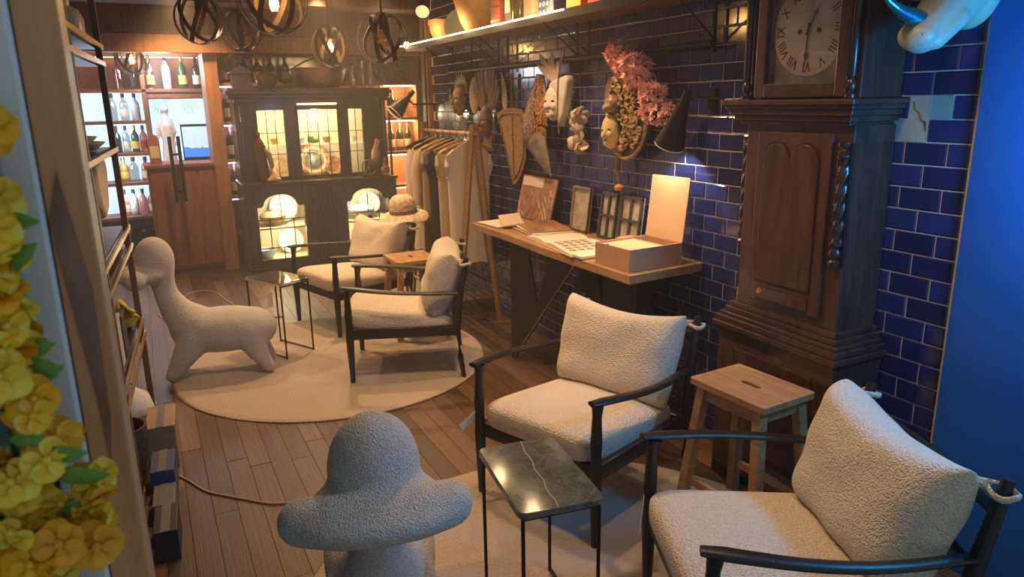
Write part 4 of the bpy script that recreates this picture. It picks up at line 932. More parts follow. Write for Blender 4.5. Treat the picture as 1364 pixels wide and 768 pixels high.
blob('branch', mat('pale_wood_figure', (.48, .36, .22), .5, var=.2), [('t', [(.045, -.02, .03), (.05, -.02, .15), (.03, -.02, .25), (-.02, -.02, .31)], [.04, .022, .026, .018]), ('e', (.045, -.01, .02), (.08, .05, .03))], sf, .007, 4)
fw = thing('wheel_figurine', 'painted cart figurine with a spoked wheel on the cabinet ledge', 'figurine', (1.93, 6.87, .873))
bm = new(); tube(bm, [(.07 * math.cos(2 * PI * k / 24), 0, .085 + .07 * math.sin(2 * PI * k / 24)) for k in range(25)], .007, 8); mk('wheel', bm, mat('worn_gilt', (.34, .20, .10), .5), fw)
for k in range(8): bm = new(); cone(bm, (0, 0, .085), (.07 * math.cos(k * PI / 4), 0, .085 + .07 * math.sin(k * PI / 4)), .004, .003, 6); mk('spoke', bm, MATS['worn_gilt'], fw)
mk('base', B(box, (.05, .0, .008), (.26, .10, .016), bev=.003), M_dkwood, fw, False)
blob('rider', mat('rider_pink', (.50, .30, .22), .45, var=.3, vscale=12), [('t', [(.07, .01, .16), (.075, .01, .23), (.085, .01, .29)], [.045, .04, .022]), ('e', (.09, .01, .325), (.022, .022, .026)), ('t', [(.08, .01, .25), (.11, -.02, .33)], [.014, .008])], fw, .006, 4)
blob('body_block', mat('dark_cart', (.05, .035, .035), .5), [('e', (.06, .02, .10), (.07, .05, .06))], fw, .008, 3)
o = blob('bird_figurine', mat('bird_ceramic', (.46, .34, .26), .4, var=.5, vscale=20), [('e', (0, 0, .055), (.045, .03, .045)), ('t', [(0, 0, .08), (-.01, 0, .12), (0, 0, .15)], [.022, .014, .018]), ('t', [(0, 0, .15), (.03, 0, .145)], [.012, .004]), ('e', (0, 0, .01), (.045, .035, .012))], None, .006, 3, loc=(2.075, 6.835, .873)); tag(o, 'small pale ceramic bird beside the cart figurine', 'figurine')

# ---- straw hat on a stand
hs = thing('hat_stand', 'slim hat stand with a yellow-green wrapped pole', 'stand', (1.662, 5.09, 0))
mk('pole', B(cone, (0, 0, .01), (0, 0, .83), .012, .012, 12), mat('straw_green', (.42, .38, .10), .7), hs); mk('base', B(cone, (0, 0, 0), (0, 0, .015), .11, .10, 24), M_iron, hs)
ht = thing('straw_hat', 'speckled straw hat with a wide drooping brim on the slim stand', 'hat', (1.662, 5.09, .765), 0)
ht.rotation_euler = (0.06, -.10, 0)
M_straw = mat('straw', (.62, .48, .31), .8, var=.45, vscale=45, bump=.5, bscale=70)
bm = new(); lathe(bm, [(.100, .0), (.098, .06), (.090, .10), (.06, .128), (0, .135)], n=28); mk('crown', bm, M_straw, ht)
bm = new(); n = 40; prev = None
for i, (r, z) in enumerate(((.098, .004), (.13, -.004), (.16, -.018), (.182, -.036), (.184, -.040))):
    ring = [bm.verts.new((r * math.cos(2 * PI * k / n), r * math.sin(2 * PI * k / n), z + (i / 4) * .018 * math.sin(3 * 2 * PI * k / n + 1))) for k in range(n)]
    if prev:
        for k in range(n): bm.faces.new((prev[k], prev[(k + 1) % n], ring[(k + 1) % n], ring[k]))
    prev = ring
o = mk('brim', bm, M_straw, ht); md = o.modifiers.new('s', 'SOLIDIFY'); md.thickness = .005
mk('band', B(lathe, [(.102, .004), (.101, .03)], n=28), mat('hat_band', (.22, .15, .10), .7), ht)

# ---- clothes rack
RX, RY0, RY1, RZ = 2.035, 4.60, 5.58, 1.335
rk = thing('clothes_rack', 'pale wooden A-frame clothes rack against the tiled wall', 'clothes rack', (RX, (RY0 + RY1) / 2, 0)); cy_ = (RY0 + RY1) / 2
mk('rail', B(cone, (0, RY0 - cy_ - .03, RZ), (0, RY1 - cy_ + .03, RZ), .014, .014, 12), M_stool, rk)
for y in (RY0, RY1):
    for s, fx in ((-1, -.17), (1, .16)):
        bm = new(); tube(bm, [(fx, y - cy_, 0.0), (fx * .5, y - cy_, .70), (s * .012, y - cy_, 1.40)], .020, 4, flat=(1.1, .8), up=(0, 1, 0)); mk('leg', bm, M_stool, rk, False)
for z, a in ((.16, .15),):
    for sx in (-1, 1): mk('shoe_bar', B(cone, (sx * a, RY0 - cy_, z), (sx * a, RY1 - cy_, z), .010, .010, 8), M_stool, rk)
    for k in range(5): mk('shelf_slat', B(box, (-.12 + k * .06, 0, z + .014), (.035, RY1 - RY0, .010)), M_brwood, rk, False)
def hanger(y, label, m_):
    t = thing('hanger', label, 'hanger', (RX, y, RZ), 0, 'hangers on the clothes rack')
    bm = new(); tube(bm, [(.022 * math.cos(a), 0, .004 + .020 * math.sin(a) ) for a in [math.radians(q) for q in (-20, 20, 60, 100, 140, 180)]] + [(-.012, 0, -.025), (0, 0, -.05)], .003, 6); mk('hook', bm, M_iron, t)
    bm = new(); tube(bm, [(-.195, 0, -.125), (-.10, 0, -.085), (0, 0, -.055), (.10, 0, -.085), (.195, 0, -.125)], .011, 8, flat=(.7, 1.2)); mk('shoulder_bar', bm, m_, t)
def garment(y, name, label, m_, zt, zh, wt, wh, seed, thick=.030, sleeve=0, neck=.05):
    t = thing(name, label, 'clothing', (RX, y, RZ))
    bm = new(); nz, n = 26, 40
    def fn(f, a):
        z = -.075 - f * (zt - zh - .0)
        wd = wt + (wh - wt) * f ** .8; ca, sa = math.cos(a), math.sin(a)
        dp = thick * (1 + 1.1 * f)
        fold = 1 + (.16 * f) * math.sin(a * 7 + seed) + .06 * math.sin(a * 13 + seed * 2 + f * 4)
        zsh = 0
        if f < .10: zsh = -.075 * (abs(ca) ** 1.2) * (1 - f / .10) + (.03 * (1 - abs(ca)) if f == 0 else 0)
        return Vector((wd * (abs(ca) ** .85 * (1 if ca > 0 else -1)), dp * sa * fold, z + zsh + (.012 * math.sin(a * 3 + seed) if f > .97 else 0)))
    closed_surf(bm, nz, n, fn); mk('body', bm, m_, t, angle=70)
    if sleeve:
        for s in (-1, 1):
            bm = new(); tube(bm, [(s * wt * .9, 0, -.15), (s * (wt + .03), -.01, -.28), (s * (wt + .02), -.02, -.42), (s * (wt + .03), -.02, -.15 - sleeve)], [.05, .055, .05, .045], 12, flat=(.8, .6), up=(0, 1, 0)); mk('sleeve', bm, m_, t, angle=70)
    else:
        bm = new()
        for s in (-1, 1): tube(bm, [(s * wt * .97, .0, -.15), (s * (wt * 1.0), -.012, -.22), (s * wt * .98, 0, -.30)], [.012, .02, .010], 8)
        mk('arm_edging', bm, m_, t)
M_knit = mat('cream_knit', (.74, .63, .46), .9, bump=1.0, bscale=55, stretch=(1, 1, .35)); M_lin1 = mat('white_linen', (.72, .64, .53), .85, bump=.3, bscale=180)
M_beige = mat('beige_cloth', (.50, .40, .28), .85, bump=.3, bscale=120); M_taupe = mat('taupe_cloth', (.34, .24, .16), .85, bump=.2, bscale=120); M_char = mat('charcoal_cloth', (.035, .035, .045), .8)
gs = [(5.46, 'knit_cardigan', 'long cream cable-knit cardigan at the cabinet end of the clothes rack', M_knit, 1.26, .42, .165, .17, 1, .045, .42),
      (5.30, 'beige_coat', 'long beige coat hanging next to the cable-knit cardigan', M_beige, 1.26, .40, .165, .16, 2, .03, .40),
      (5.14, 'taupe_dress', 'taupe dress hanging between beige coat and charcoal dress', M_taupe, 1.26, .45, .19, .20, 3, .028, 0),
      (5.00, 'charcoal_dress', 'charcoal dress hanging in the middle of the clothes rack', M_char, 1.26, .40, .205, .19, 4, .028, 0),
      (4.87, 'ruffled_dress', 'cream ruffle-edged dress beside the charcoal one', M_beige, 1.26, .38, .180, .165, 5, .028, 0),
      (4.72, 'linen_dress', 'sleeveless white linen dress at the desk end of the clothes rack', M_lin1, 1.26, .42, .165, .15, 6, .024, 0)]
for i, (y, nm, lb, m_, zt, zh, wt, wh, sd, th, sl) in enumerate(gs):
    hanger(y, 'dark hanger holding the ' + nm.replace('_', ' ') if i in (0, 1) else 'wooden hanger holding the ' + nm.replace('_', ' '), M_iron if i in (0, 1) else M_stool)
    garment(y, nm, lb, m_, zt, zh, wt, wh, sd, th, sl)

# ================================================================== WALL SHELF, MASKS, LAMPS
sl = thing('wall_shelf', 'long dark iron and wood shelf high on the tiled wall with a hanging rail', 'shelf', (2.13, 4.1, 1.97))
mk('board', B(box, (.0, 0, 0), (.26, 3.70, .028), bev=.003), M_brwood, sl, False)
mk('front_lip', B(box, (-.132, 0, .002), (.008, 3.70, .045)), M_iron, sl, False)
mk('light_strip', B(box, (-.137, .55, .021), (.006, 2.6, .008)), M_led, sl, False)
mk('hanging_rail', B(cone, (.075, -1.62, -.20), (.075, 1.35, -.20), .014, .014, 10), M_iron, sl)
for y in (-1.60, -.62, -.50, .36, .50, .95, 1.32):
    mk('drop_rod', B(cone, (.10, y, -.24), (.10, y, -.012), .007, .007, 8), M_iron, sl)
    mk('brace', B(cone, (-.12, y, -.012), (.11, y, -.19), .005, .005, 8), M_iron, sl)
for y in (5.2, 4.7, 4.2, 3.7): light('shelf_lamp', 'POINT', (1.975, y, 2.03), 2.6, WARM, .04)
light('shelf_end_lamp', 'POINT', (2.0, 5.86, 1.99), 2.5, WARM, .03)
eb = thing('bare_bulb', 'small glowing bare bulb at the cabinet end of the wall shelf', 'bulb', (2.03, 5.90, 1.985)); mk('globe', B(ball, (0, 0, .022), .020, n=12), M_bulb, eb); mk('socket', B(cone, (0, 0, 0), (0, 0, .012), .012, .012, 10), M_iron, eb)
SZ = 1.985
M_terra = mat('terracotta', (.62, .27, .10), .7, var=.12, vscale=8); M_och = mat('ochre_clay', (.46, .27, .085), .75, var=.3, vscale=9, bump=.3, bscale=30)
t = thing('flower_pot', 'small terracotta pot at the cabinet end of the wall shelf', 'pot', (2.12, 5.32, SZ)); bm = new(); lathe(bm, [(0, 0), (.065, 0), (.095, .07), (.10, .12), (.108, .122), (.108, .15), (.095, .15), (.085, .07), (0, .03)], n=28); mk('pot', bm, M_terra, t)
t = thing('clay_jar', 'large ochre clay jar beside the terracotta pot on the wall shelf', 'jar', (2.13, 4.70, SZ)); bm = new(); lathe(bm, [(0, 0), (.075, 0), (.12, .08), (.165, .22), (.17, .32), (.13, .38), (.10, .40), (.11, .42), (.09, .42), (0, .38)], n=32); mk('body', bm, M_och, t)
t = thing('green_dish', 'pale green dish leaning between terracotta pot and clay jar', 'dish', (2.12, 5.04, SZ)); bm = new(); lathe(bm, [(0, .004), (.06, .006), (.10, .02), (.104, .02), (.06, 0), (0, 0)], n=28, M=tf((0, 0, .098), (0, math.radians(-72), .5))); mk('dish', bm, mat('celadon', (.36, .42, .28), .3), t)
t = thing('shelf_plant', 'small green plant beside the clay jar on the wall shelf', 'plant', (2.19, 4.98, SZ)); mk('pot', B(lathe, [(0, 0), (.03, 0), (.04, .06), (.035, .06), (0, .05)], n=16), M_terra, t)
M_leaf = mat('leaf_green', (.13, .28, .035), .5)
for k in range(9):
    a = k * .7; bm = new(); p = [(0, 0, .05), (.03 * math.cos(a), .03 * math.sin(a), .12), (.08 * math.cos(a), .08 * math.sin(a), .17)]; tube(bm, p, [.004, .014, .002], 8, flat=(1, .2)); mk('leaf', bm, M_leaf, t)
def shelf_box(y, w_, h_, d_, m_, label, extra=None, nm='gift_box'):
    t = thing(nm, label, 'box', (2.13, y, SZ)); mk('body', B(box, (0, 0, h_ / 2), (d_, w_, h_), bev=.003), m_, t, False)
    if extra: extra(t, w_, h_, d_)
    return t
M_redb = mat('red_box', (.34, .07, .045), .45, var=.3, vscale=14)
def bands(t, w_, h_, d_):
    for z in (.05, .13, .21): mk('band', B(box, (-d_ / 2 - .001, 0, z), (.002, w_, .012)), M_gold, t, False)
shelf_box(4.33, .13, .28, .10, M_redb, 'red patterned box beside the clay jar on the wall shelf', bands)
def labelled(t, w_, h_, d_): mk('paper_label', B(box, (-d_ / 2 - .001, 0, .16), (.002, w_ * .8, .16)), M_lab, t, False)
shelf_box(4.17, .085, .32, .085, mat('dark_carton', (.07, .05, .045), .5), 'dark carton with a pale label beside the red box', labelled)
bottle((2.10, 4.04, SZ + .001), 'olive glass bottle between the cartons on the wall shelf', None, .30, .045, mat('bottle_olive', (.25, .19, .03), .1, trans=.3), None, M_gold)
shelf_box(3.89, .12, .30, .10, mat('cream_carton', (.66, .52, .30), .55), 'plain cream carton beside the olive bottle on the wall shelf')
M_navy = mat('navy_box', (.02, .025, .085), .4)
def circles(t, w_, h_, d_):
    for i in range(4):
        for j in range(4):
            bm = new(); tube(bm, [(-d_ / 2 - .001, -.06 + i * .04 + .009 * math.cos(2 * PI * k / 12), .03 + j * .042 + .009 * math.sin(2 * PI * k / 12)) for k in range(13)], .0024, 5); mk('printed_ring', bm, M_paper, t)
shelf_box(3.66, .17, .26, .13, M_navy, 'navy box printed with white rings on the wall shelf', circles)
shelf_box(3.40, .14, .12, .10, mat('orange_box', (.70, .22, .03), .5), 'orange box beside the navy one on the wall shelf')
shelf_box(3.17, .15, .09, .12, mat('scarlet_box', (.50, .03, .03), .5), 'scarlet box beside the orange one on the wall shelf')

M_mgold = mat('mask_gilt', (.36, .235, .115), .5, var=.6, vscale=25, bump=.4, bscale=40); M_mdark = mat('mask_brown', (.16, .10, .05), .6, var=.6, vscale=18, bump=.5, bscale=40)
M_face = mat('mask_face', (.74, .56, .26), .4); M_lips = mat('mask_lips', (.45, .03, .02), .4); M_mwhite = mat('mask_white', (.58, .53, .48), .55, var=.15, vscale=14)
M_feath = mat('brown_feather', (.15, .095, .048), .8, var=.4, vscale=20); M_wfeath = mat('pale_feather', (.60, .46, .36), .85, bump=.4, bscale=60)
def feather(base, tip, w_, m_, par, bend=(0, 0, 0)):
    b, t_ = Vector(base), Vector(tip); mid = (b + t_) / 2 + Vector(bend); bm = new()
    pts = [b * (1 - f) ** 2 + mid * 2 * f * (1 - f) + t_ * f * f for f in [i / 7 for i in range(8)]]
    tube(bm, pts, [w_ * q for q in (.12, .55, .9, 1, .95, .8, .5, .08)], 8, flat=(1, .12), up=(1, 0, 0)); return mk('feather', bm, m_, par)
def face(par, c, s, m_, tilt=0.0, yaw=0.0):
    """mask face looking to -x, height about s"""
    R_ = Matrix.Translation(c) @ Matrix.Rotation(yaw, 4, 'Z') @ Matrix.Rotation(tilt, 4, 'X')
    f = blob('face', m_, [('e', (0, 0, 0), (.20 * s, .34 * s, .50 * s)), ('e', (-.17 * s, 0, -.30 * s), (.08 * s, .12 * s, .12 * s)), ('t', [(-.19 * s, 0, .12 * s), (-.245 * s, 0, -.02 * s), (-.27 * s, 0, -.09 * s)], [.035 * s, .045 * s, .055 * s]), ('e', (-.15 * s, .14 * s, -.08 * s), (.08 * s, .10 * s, .10 * s)), ('e', (-.15 * s, -.14 * s, -.08 * s), (.08 * s, .10 * s, .10 * s))], par, .03 * s, 3)
    f.matrix_local = R_
    for sy in (-1, 1):
        bm = new(); ball(bm, (-.175 * s, sy * .14 * s, .07 * s), .06 * s, (.35, 1.25, .45), 10); mk('eye', bm, M_num, f)
    bm = new(); ball(bm, (-.225 * s, 0, -.225 * s), .075 * s, (.45, 1.0, .42), 10); mk('lips', bm, M_lips, f)
    return f
# gilt leaf mask near the sconce
t = thing('gilt_mask', 'worn gilt mask hung beside the wall sconce', 'mask', (2.235, 5.27, 1.56))
face(t, (-.02, 0, 0), .24, M_mgold)
for k in range(10): a = PI * k / 9; feather((0, .05 * math.cos(a), .05), (-.01, .13 * math.cos(a), .08 + .12 * math.sin(a)), .022, M_mgold, t)
for k in range(4): feather((0, -.05 + .03 * k, -.1), (0, -.06 + .04 * k, -.24), .018, M_mdark, t)
# winged feather mask with tan disc
t = thing('winged_mask', 'brown feathered winged mask beside the tan oval plaque', 'mask', (2.225, 4.78, 1.47))
face(t, (-.02, 0, -.06), .22, M_mdark)
for s in (-1, 1):
    for k in range(9): a = math.radians(25 + k * 9); feather((0, s * .03, 0), (-.02, s * (.23 * math.cos(a) + .02), .05 + .30 * math.sin(a)), .022, M_feath if k % 2 else M_mdark, t, (-.012 * (k % 2), s * .03, -.02))
for k in range(5): feather((-.01, -.04 + k * .02, -.12), (-.01, -.06 + k * .03, -.26), .02, M_mdark, t)
o = thing('oval_plaque', 'plain tan oval plaque hung behind the feathered mask', 'plaque', (2.235, 5.03, 1.59)); bm = new(); lathe(bm, [(0, .016), (.07, .014), (.085, .006), (.085, 0), (0, 0)], n=28, M=tf((0, 0, 0), (0, -PI / 2, 0), (1.5, 1, 1))); mk('disc', bm, mat('tan_wood', (.42, .26, .12), .6), o)
o = thing('white_feather', 'pale pink-white feather beside the winged mask', 'feather', (2.235, 4.56, 1.60)); feather((0, -.03, -.16), (0, .02, .14), .04, M_wfeath, o, (0, -.03, 0))
# woven leaf-shaped fan
t = thing('woven_fan', 'tan woven leaf-shaped fan with dark border on the tiled wall', 'fan', (2.235, 4.42, 1.26))
P = [(1.35 * a_, b_) for a_, b_ in ((.17, .20), (.10, .235), (0, .245), (-.10, .235), (-.135, .20), (-.15, .05), (-.14, -.08), (-.09, -.19), (-.03, -.255), (.0, -.26), (.03, -.18), (.09, .0))]
mk('weave', prism(new(), P, -.006, .0, 'x'), mat('fan_weave', (.34, .20, .095), .75, bump=.8, bscale=80, var=.25, vscale=40), t, False)
bm = new(); q = [(-.007, y * .86, z * .86 - .0) for y, z in P]; tube(bm, q + [q[0]], .007, 6); mk('border', bm, M_mdark, t)
bm = new(); tube(bm, [(-.007, -.02, -.20), (-.007, -.01, .2)], .005, 6); mk('midrib', bm, M_mdark, t)
mk('stem', B(cone, (0, 0, .24), (0, .0, .46), .012, .010, 8), M_mdark, t)
# long horned mask with red and gold scrolls
t = thing('scroll_mask', 'long pointed mask with red, black and gold scrollwork', 'mask', (2.215, 3.98, 1.40))
M_scroll = mat('scroll_ground', (.13, .055, .03), .45); nt = M_scroll.node_tree
_t = nt.nodes.new('ShaderNodeTexCoord'); _n = nt.nodes.new('ShaderNodeTexNoise'); _n.inputs['Scale'].default_value = 24; _n.inputs['Detail'].default_value = 1.0; _n.inputs['Distortion'].default_value = 2.2
_r = nt.nodes.new('ShaderNodeValToRGB'); _r.color_ramp.interpolation = 'CONSTANT'; _e = _r.color_ramp.elements; _e[0].color = (.012, .009, .008, 1); _e[1].position = .45; _e[1].color = (.50, .30, .10, 1)
for _p, _c in ((.50, (.42, .11, .03, 1)), (.56, (.010, .008, .008, 1)), (.63, (.45, .27, .10, 1)), (.68, (.012, .01, .01, 1))): _q = _e.new(_p); _q.color = _c
nt.links.new(_t.outputs['Object'], _n.inputs['Vector']); nt.links.new(_n.outputs['Fac'], _r.inputs[0]); nt.links.new(_r.outputs[0], nt.nodes['Principled BSDF'].inputs['Base Color'])
bm = new(); tube(bm, [(0, .02, .30), (0, .03, .22), (-.01, .05, .10), (-.02, .06, -.02), (-.02, .02, -.12)], [.04, .075, .12, .155, .11], 16, flat=(1, .36), up=(1, 0, 0)); mk('brow', bm, M_scroll, t)
bm = new(); tube(bm, [(-.03, .02, -.08), (-.03, -.04, -.16), (-.02, -.09, -.24), (-.01, -.13, -.30)], [.105, .075, .042, .004], 14, flat=(1, .42), up=(1, 0, 0)); mk('beak', bm, mat('pewter', (.30, .26, .22), .4, .3, var=.3, vscale=20), t)
# white mask with hat and feather plume
t = thing('white_mask', 'white carnival mask with tall hat and feather plume', 'mask', (2.20, 3.74, 1.60))
f = face(t, (-.02, .04, -.07), .20, M_mwhite, 0, .25); 
bm = new(); ball(bm, (-.025, .045, -.03), .055, (.5, 1.1, .35), 12); mk('eye_band', bm, mat('pale_blue_glaze', (.25, .33, .48), .3), t)
bm = new(); prism(bm, [(.085, .02), (.06, .05), (-.12, .085), (-.135, .06), (-.085, -.13), (-.03, -.205), (-.015, -.15), (-.01, -.02)], -.035, .02, 'x'); o = mk('hood_cloth', bm, M_mwhite, t); md = o.modifiers.new('b', 'BEVEL'); md.width = .014; md.segments = 4
mk('ribbon', B(tube, [(-.036, -.045, .10), (-.04, -.04, 0), (-.036, -.035, -.12), (-.03, -.04, -.24)], .008, 6, flat=(1, .3), up=(1, 0, 0)), M_mdark, t)
for k in range(16): feather((-.02, .05 - k * .004, .05), (-.03 + .01 * (k % 3), .22 - .018 * k + random.uniform(-.03, .03), .20 + .05 * math.sin(k) - abs(k - 6) * .008), .020, M_wfeath, t, (0, .02, .03))
t = thing('shell_garland', 'hanging bunch of pale shells below the white mask', 'garland', (2.225, 3.56, 1.39)); mk('cord', B(cone, (0, 0, -.10), (0, 0, .30), .002, .002, 5), M_mdark, t)
for k in range(46):
    bm = new(); lathe(bm, [(0, 0), (.010, .004), (.017, .018), (.013, .034), (0, .042)], n=10, M=tf((random.uniform(-.02, .0), random.uniform(-.045, .045), random.uniform(-.12, .10)), (random.uniform(-2, 2), random.uniform(-2, 2), 0), (1.5, .28, 1.4))); mk('shell', bm, mat('shell', (.62, .52, .38), .5) if 'shell' not in MATS else MATS['shell'], t)
# big baroque mask
t = thing('baroque_mask', 'large gilt baroque mask with a pale yellow face and carved curls', 'mask', (2.225, 3.12, 1.47))
P = [(-.045 + .170 * math.cos(a) * (1 - .22 * max(0, math.sin(a)) ** 2), .0 + (.225 if math.sin(a) > 0 else .215) * math.sin(a)) for a in [2 * PI * k / 36 for k in range(36)]]
mk('shield', prism(new(), P, -.03, .0, 'x'), mat('shield_dark', (.075, .045, .022), .6), t, False)
bm = new(); tube(bm, [(-.03, y, z) for y, z in P + [P[0]]], .010, 8); mk('rim', bm, M_mgold, t)
fc = face(t, (-.055, .055, -.085), .175, M_face, -.10, .12)
for k in range(75):
    y0 = random.uniform(-.19, .10); z0 = random.uniform(-.18, .19)
    if ((y0 + .045) / .160) ** 2 + (z0 / .20) ** 2 > 1 or ((y0 - .055) ** 2 + (z0 + .085) ** 2) < .0062: continue
    r = random.uniform(.020, .034); a0 = random.uniform(0, 6); bm = new()
    tube(bm, [(-.038 - .012 * (i / 13), y0 + r * (1 - i / 17) * math.cos(a0 + i * .55), z0 + r * (1 - i / 17) * math.sin(a0 + i * .55)) for i in range(14)], [.007] * 12 + [.006, .003], 8); mk('curl', bm, M_mgold, t)
blob('lion_brow', M_mgold, [('e', (-.05, .05, .055), (.035, .05, .045)), ('e', (-.075, .06, .035), (.025, .03, .022)), ('e', (-.07, .07, .07), (.015, .015, .01)), ('e', (-.07, .035, .07), (.015, .015, .01))], t, .006, 2)
mk('ribbon_tail', B(tube, [(-.02, .03, -.19), (-.025, .035, -.27), (-.02, .02, -.35)], [.022, .018, .010], 8, flat=(1, .4), up=(1, 0, 0)), M_mdark, t)
mk('tassel', B(lathe, [(0, 0), (.022, .004), (.026, .02), (.012, .034), (0, .036)], (-.02, .018, -.385), 12), M_terra, t)
o = thing('brown_plaque', 'plain brown oval plaque half hidden behind the baroque mask', 'plaque', (2.245, 3.27, 1.545)); bm = new(); lathe(bm, [(0, .014), (.06, .012), (.07, .005), (.07, 0), (0, 0)], n=28, M=tf((0, 0, 0), (0, -PI / 2, 0), (1.75, 1, 1))); mk('disc', bm, mat('umber_wood', (.20, .11, .06), .55), o)
# pink blossom sprays
def blossom_spray(loc, pts, label, n, seed, clumps):
    rnd = random.Random(seed); t = thing('blossom_spray', label, 'artificial flowers', loc, 0)
    bm = new(); tube(bm, pts, .004, 6); mk('twig', bm, M_mdark, t)
    ms = []
    for q in range(3):
        bm = new()
        for k in range(7):
            a = k * 2 * PI / 7 + q; rr = .016 + .006 * (k % 2)
            g = [bm.verts.new(v) for v in ((0, 0, 0), (rr * .6 * math.cos(a - .45), rr * .6 * math.sin(a - .45), .008), (rr * math.cos(a), rr * math.sin(a), .012 + .006 * math.sin(k * 2 + q)), (rr * .6 * math.cos(a + .45), rr * .6 * math.sin(a + .45), .008))]; bm.faces.new(g)
        me = bpy.data.meshes.new('blossom'); bm.to_mesh(me); bm.free(); me.materials.append(mat('pink_petal_%d_%d' % (seed, q), (.86 + .03 * q, .45 + .05 * q, .38 + .05 * q), .8)); ms.append(me)
    for k in range(n):
        c0, rad = clumps[k % len(clumps)]
        d = Vector((rnd.gauss(-.4, .7), rnd.gauss(0, 1), rnd.gauss(0, 1))).normalized()
        c = Vector(c0) + Vector((d.x * .05, d.y * rad[0], d.z * rad[1])) * rnd.uniform(.72, 1.02); c.x = min(c.x, .03)
        d = (d + Vector((rnd.gauss(0, .5), rnd.gauss(0, .5), rnd.gauss(0, .5)))).normalized()
        share('blossom', ms[k % 3], t, c, d.to_track_quat('Z', 'Y').to_euler(), [rnd.uniform(1.0, 1.6)] * 3)
blossom_spray((2.20, 3.05, 1.70), [(-.01, .12, .10), (-.02, .08, .04), (-.03, .01, -.04), (-.03, -.06, -.08), (-.03, -.14, -.07)], 'upper spray of pink paper blossoms above the baroque mask', 210, 3, [((-.03, .07, .07), (.06, .055)), ((-.04, -.10, -.03), (.105, .075)), ((-.04, -.05, .0), (.10, .055))])
blossom_spray((2.20, 2.80, 1.53), [(-.02, .06, .06), (-.03, .02, .02), (-.03, -.02, -.05), (-.03, -.06, -.06)], 'lower spray of pink paper blossoms beside the black cone lamp', 150, 4, [((-.04, .02, .03), (.07, .055)), ((-.04, -.02, -.045), (.095, .045))])

# ---- cone wall lamps
def cone_shade(par, apex, axis, L_, r0, r1):
    a = Vector(axis).normalized(); A = Vector(apex); q = a.to_track_quat('Z', 'Y').to_matrix().to_4x4(); q.translation = A
    bm = new(); lathe(bm, [(r0, 0), (r1, L_), (r1 - .003, L_), (r0 - .003, .004), (0, .004)], n=28, M=q); s = mk('shade', bm, M_iron, par, angle=30)
    bm = new(); lathe(bm, [(0, -.05), (r0 * .9, -.05), (r0 * 1.05, -.04), (r0 * 1.05, 0), (0, 0)], n=20, M=q); mk('cap', bm, M_iron, par)
    bm = new(); lathe(bm, [(r1 + .001, L_ - .003), (r1 + .001, L_ + .002), (r1 - .006, L_ + .002), (r1 - .006, L_ - .012)], n=28, M=q); mk('inner_lip', bm, M_cream, s)
    bm = new(); ball(bm, A + a * (L_ * .6), .020, n=12); mk('bulb', bm, M_bulb, par)
    return A + a * (L_ * .7)
lr = thing('cone_wall_lamp', 'black cone wall lamp shining on the tiles above the open box', 'lamp', (2.262, 2.52, 1.545))
mk('wall_plate', B(box, (-.008, 0, 0), (.016, .05, .09), bev=.004), M_iron, lr, False); mk('arm', B(tube, [(-.01, 0, 0), (-.08, .02, 0), (-.115, .05, -.01)], .007, 8), M_iron, lr)
mk('arm', B(tube, [(-.01, -.09, .0), (-.115, .045, -.004)], .004, 6), M_iron, lr)
p = cone_shade(lr, (-.115, .055, -.01), (.02, .45, -.88), .215, .020, .070)
light('cone_lamp_bulb', 'SPOT', Vector((2.262, 2.52, 1.545)) + Vector((-.11, .15, -.19)), 10, (1.0, .86, .62), .015, (2.22, 2.66, .8), spot_size=2.0, spot_blend=.5)
ll = thing('swing_wall_lamp', 'black cone lamp on a bent swing arm beside the clothes rack', 'lamp', (2.235, 5.52, 1.62))
mk('wall_plate', B(box, (.012, 0, -.02), (.016, .05, .10), bev=.004), M_iron, ll, False); mk('arm', B(tube, [(0, 0, .0), (-.03, 0, -.02), (-.04, 0, -.07), (-.10, 0, -.085), (-.30, 0, -.085), (-.34, 0, -.06)], .007, 8), M_iron, ll)
mk('wire', B(tube, [(-.27, 0, -.085), (-.30, -.01, -.11), (-.33, -.005, -.05)], .004, 6), mat('red_wire', (.4, .05, .03), .5), ll)
cone_shade(ll, (-.335, 0, -.02), (-.72, -.05, -.70), .185, .020, .075)
light('swing_lamp_bulb', 'SPOT', (1.80, 5.50, 1.49), 7, SOFT, .015, (1.4, 5.45, 1.0), spot_size=1.6, spot_blend=.5)

